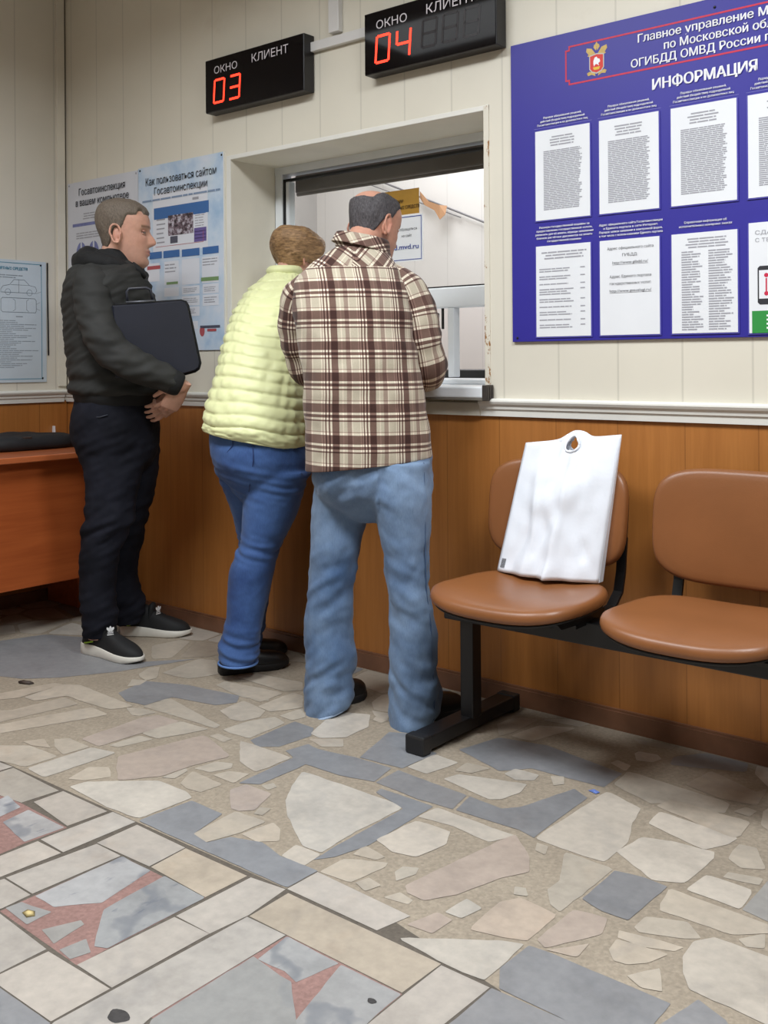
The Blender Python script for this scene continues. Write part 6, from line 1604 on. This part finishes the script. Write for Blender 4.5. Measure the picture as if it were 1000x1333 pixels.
    def wv(vi, poly):
        p = V3(vs[vi]); x = (p - ctr).dot(RT); y = (p - ctr).dot(UP); dep = (p - ctr).dot(FW)
        back = dep < .03
        u = x * 1.04 + (0.25 * dep if back else -0.25 * dep)
        cv = sum(uv[q][1] for q in poly.vertices) / len(poly.vertices)
        if cv > yoke:        # yoke: cut on the bias
            return ((u * .72 + y * .72) if x > 0 else (u * .72 - y * .72), (y * .72 - abs(u) * .70) + .02)
        return (u + .012, y + 0.03)
    sh = with_weave(vs, fs, 'shirt', MP, e, wv)
    RA = [(at(510, 362, 3.375), .052), (at(527, 378, 3.36), .064), (at(537, 395, 3.35), .068), (at(543, 415, 3.345), .070), (at(549, 447, 3.34), .066), (at(555, 472, 3.35), .063), (at(557, 484, 3.38), .060), (at(550, 488, 3.44), .056), (at(536, 486, 3.54), .050), (at(520, 484, 3.61), .044)]
    LA = [(at(408, 368, 3.40), .052), (at(394, 384, 3.42), .063), (at(389, 402, 3.435), .067), (at(388, 425, 3.45), .066), (at(391, 455, 3.47), .062), (at(399, 478, 3.49), .058), (at(412, 486, 3.54), .053), (at(440, 487, 3.60), .046), (at(458, 485, 3.63), .042)]
    cuffs = []
    for P in (RA, LA):
        Sl = limb(P, sub=7); m_ = len(Sl); cum = [0]
        for i in range(1, m_): cum.append(cum[-1] + (Sl[i][0] - Sl[i - 1][0]).length)
        el = P[5][0]
        def crease(w, v, p, d):
            q = (p - el).length; return p + d.normalized() * (.007 * N3(p, 9, 9, 18, 5) + .006 * math.exp(-(q / .12) ** 2) * math.sin(q * 130 + 4 * N3(p, 7)) * .7 + .003 * N3(p, 30))
        v2, f2_, uv2 = loft(Sl, 48, 1, 1.0, crease)
        def wv2(vi, poly):
            u_, v_ = uv2[vi]; i = min(int(round(v_ * (m_ - 1))), m_ - 1); us = [uv2[q][0] for q in poly.vertices]
            uu = u_ + (1 if (max(us) - min(us) > .5 and u_ < .5) else 0)
            return (uu * 2 * PI * .062 + .01, -cum[i] + .055)
        with_weave(v2, f2_, 'sleeve', MP, sh, wv2)
    # collar: stand and turned-down fall
    m = MB()
    C = [sec(470, 326, 3.40, 33.5, .070, 6), sec(471, 318, 3.41, 33, .070, 6), sec(472, 311, 3.415, 32, .068, 6), sec(472, 308, 3.415, 32.5, .069, 6), sec(472, 311, 3.414, 34.5, .074, 7), sec(471, 317, 3.41, 36, .079, 8), sec(470, 323, 3.405, 38, .084, 9)]
    v3, f3_, uv3 = loft(C, 72, 3, .98, None, cap=False)
    def wv3(vi, poly):
        p = V3(v3[vi]); x = (p - ctr).dot(RT); y = (p - ctr).dot(UP); return (x * .9 + y * .45, y * 1.0 - x * .3)
    co = with_weave(v3, f3_, 'collar', MP, sh, wv3); md = co.modifiers.new('cloth', 'SOLIDIFY'); md.thickness = .0025
    # hem stitching line
    arms = [(limb([(p, r * .66) for p, r in P] + [(P[-1][0] + (P[-1][0] - P[-2][0]).normalized() * .03, .028)], sub=3), 18) for P in (RA, LA)]
    nk = [(limb([(H.W(-.022, 0, -.04), .060), (H.W(-.040, 0, -.09), .063), (at(470, 330, 3.40), .072)], sub=4), 28)]
    core = [(smooth_list(shrink(S[:-1], .86), 3), 32), (smooth_list(shrink(pel[:-2], .86), 3), 32), (smooth_list(shrink(left, .70), 3), 24), (smooth_list(shrink(right, .70), 3), 24)]
    F = [(Zup(on_z(410, 928), 0), Zup(on_z(473, 904), 0), left), (Zup(on_z(518, 945), 0), Zup(on_z(603, 924), 0), right)]; feet = []
    for hh, tt, kn in F:
        q = tt - hh; feet.append((limb([(kn[-1][0] + V3((0, 0, .04)), .036), (hh + q * .25 + _U * .055, .024), (hh + q * .55 + _U * .040, .020), (hh + q * .8 + _U * .034, .016)], sub=3), 18))
    hd = []
    for P, sd in ((RA, 1), (LA, -1)):
        d = (P[-1][0] - P[-2][0]).normalized(); hd.append(dict(wrist=P[-1][0] + d * .028, d=d + FW * .3, palm_n=-_U, k=.97, curl=(20, 30, 20), thumb_side=sd))
    sk = tuple(lin((196, 146, 124))[:3]); bo = body('body', e, H, arms + nk + core + feet, hd, H.skin(sk, lin((60, 50, 46))[:3], lin((168, 104, 98))[:3], 0.5), .004)
    H.eyes(bo)
    def mask(f, s, u):
        if f > .028: line = .085
        elif f > -.022: line = .012 + .05 * ss(f, -.004, .024)
        else: line = .008 - .060 * ss(-f, .022, .05)
        side = ss(u, line - .004, line + .012)
        bald = ss(u, .066, .080) * ss(.062 - abs(s), 0, .022)
        front = ss(f, .03, .05) * ss(.058 - abs(s), 0, .02)
        return side * (1 - bald) * (1 - front)
    H.hair('hair', hair_mat('hair_dark_grey', (44, 41, 43), (98, 94, 97), (30, 30, 10), 10), e, mask, .0085, 8.0, rough_=.003)
    MSH = mat('black_leather_shoe', (14, 14, 16), .45, var=.1); MSO = mat('black_rubber', (20, 20, 22), .6)
    for hh, tt, kn in F:
        s_ = empty('shoe', (hh.x, hh.y, 0)); s_.parent = e; s_.location = (hh.x - e.location.x, hh.y - e.location.y, 0)
        sole(hh, tt, .0015, .026, 1.0, .0, lambda t: 1.3 - .4 * ss(t, .2, .6)).build('sole', MSO, s_)
        upper(hh, tt, .018, [(0, .015), (.03, .03), (.1, .045), (.2, .06), (.32, .075), (.44, .072), (.6, .058), (.78, .050), (.92, .036), (1, .008)], .97).build('upper', MSH, s_)
man_in_plaid()
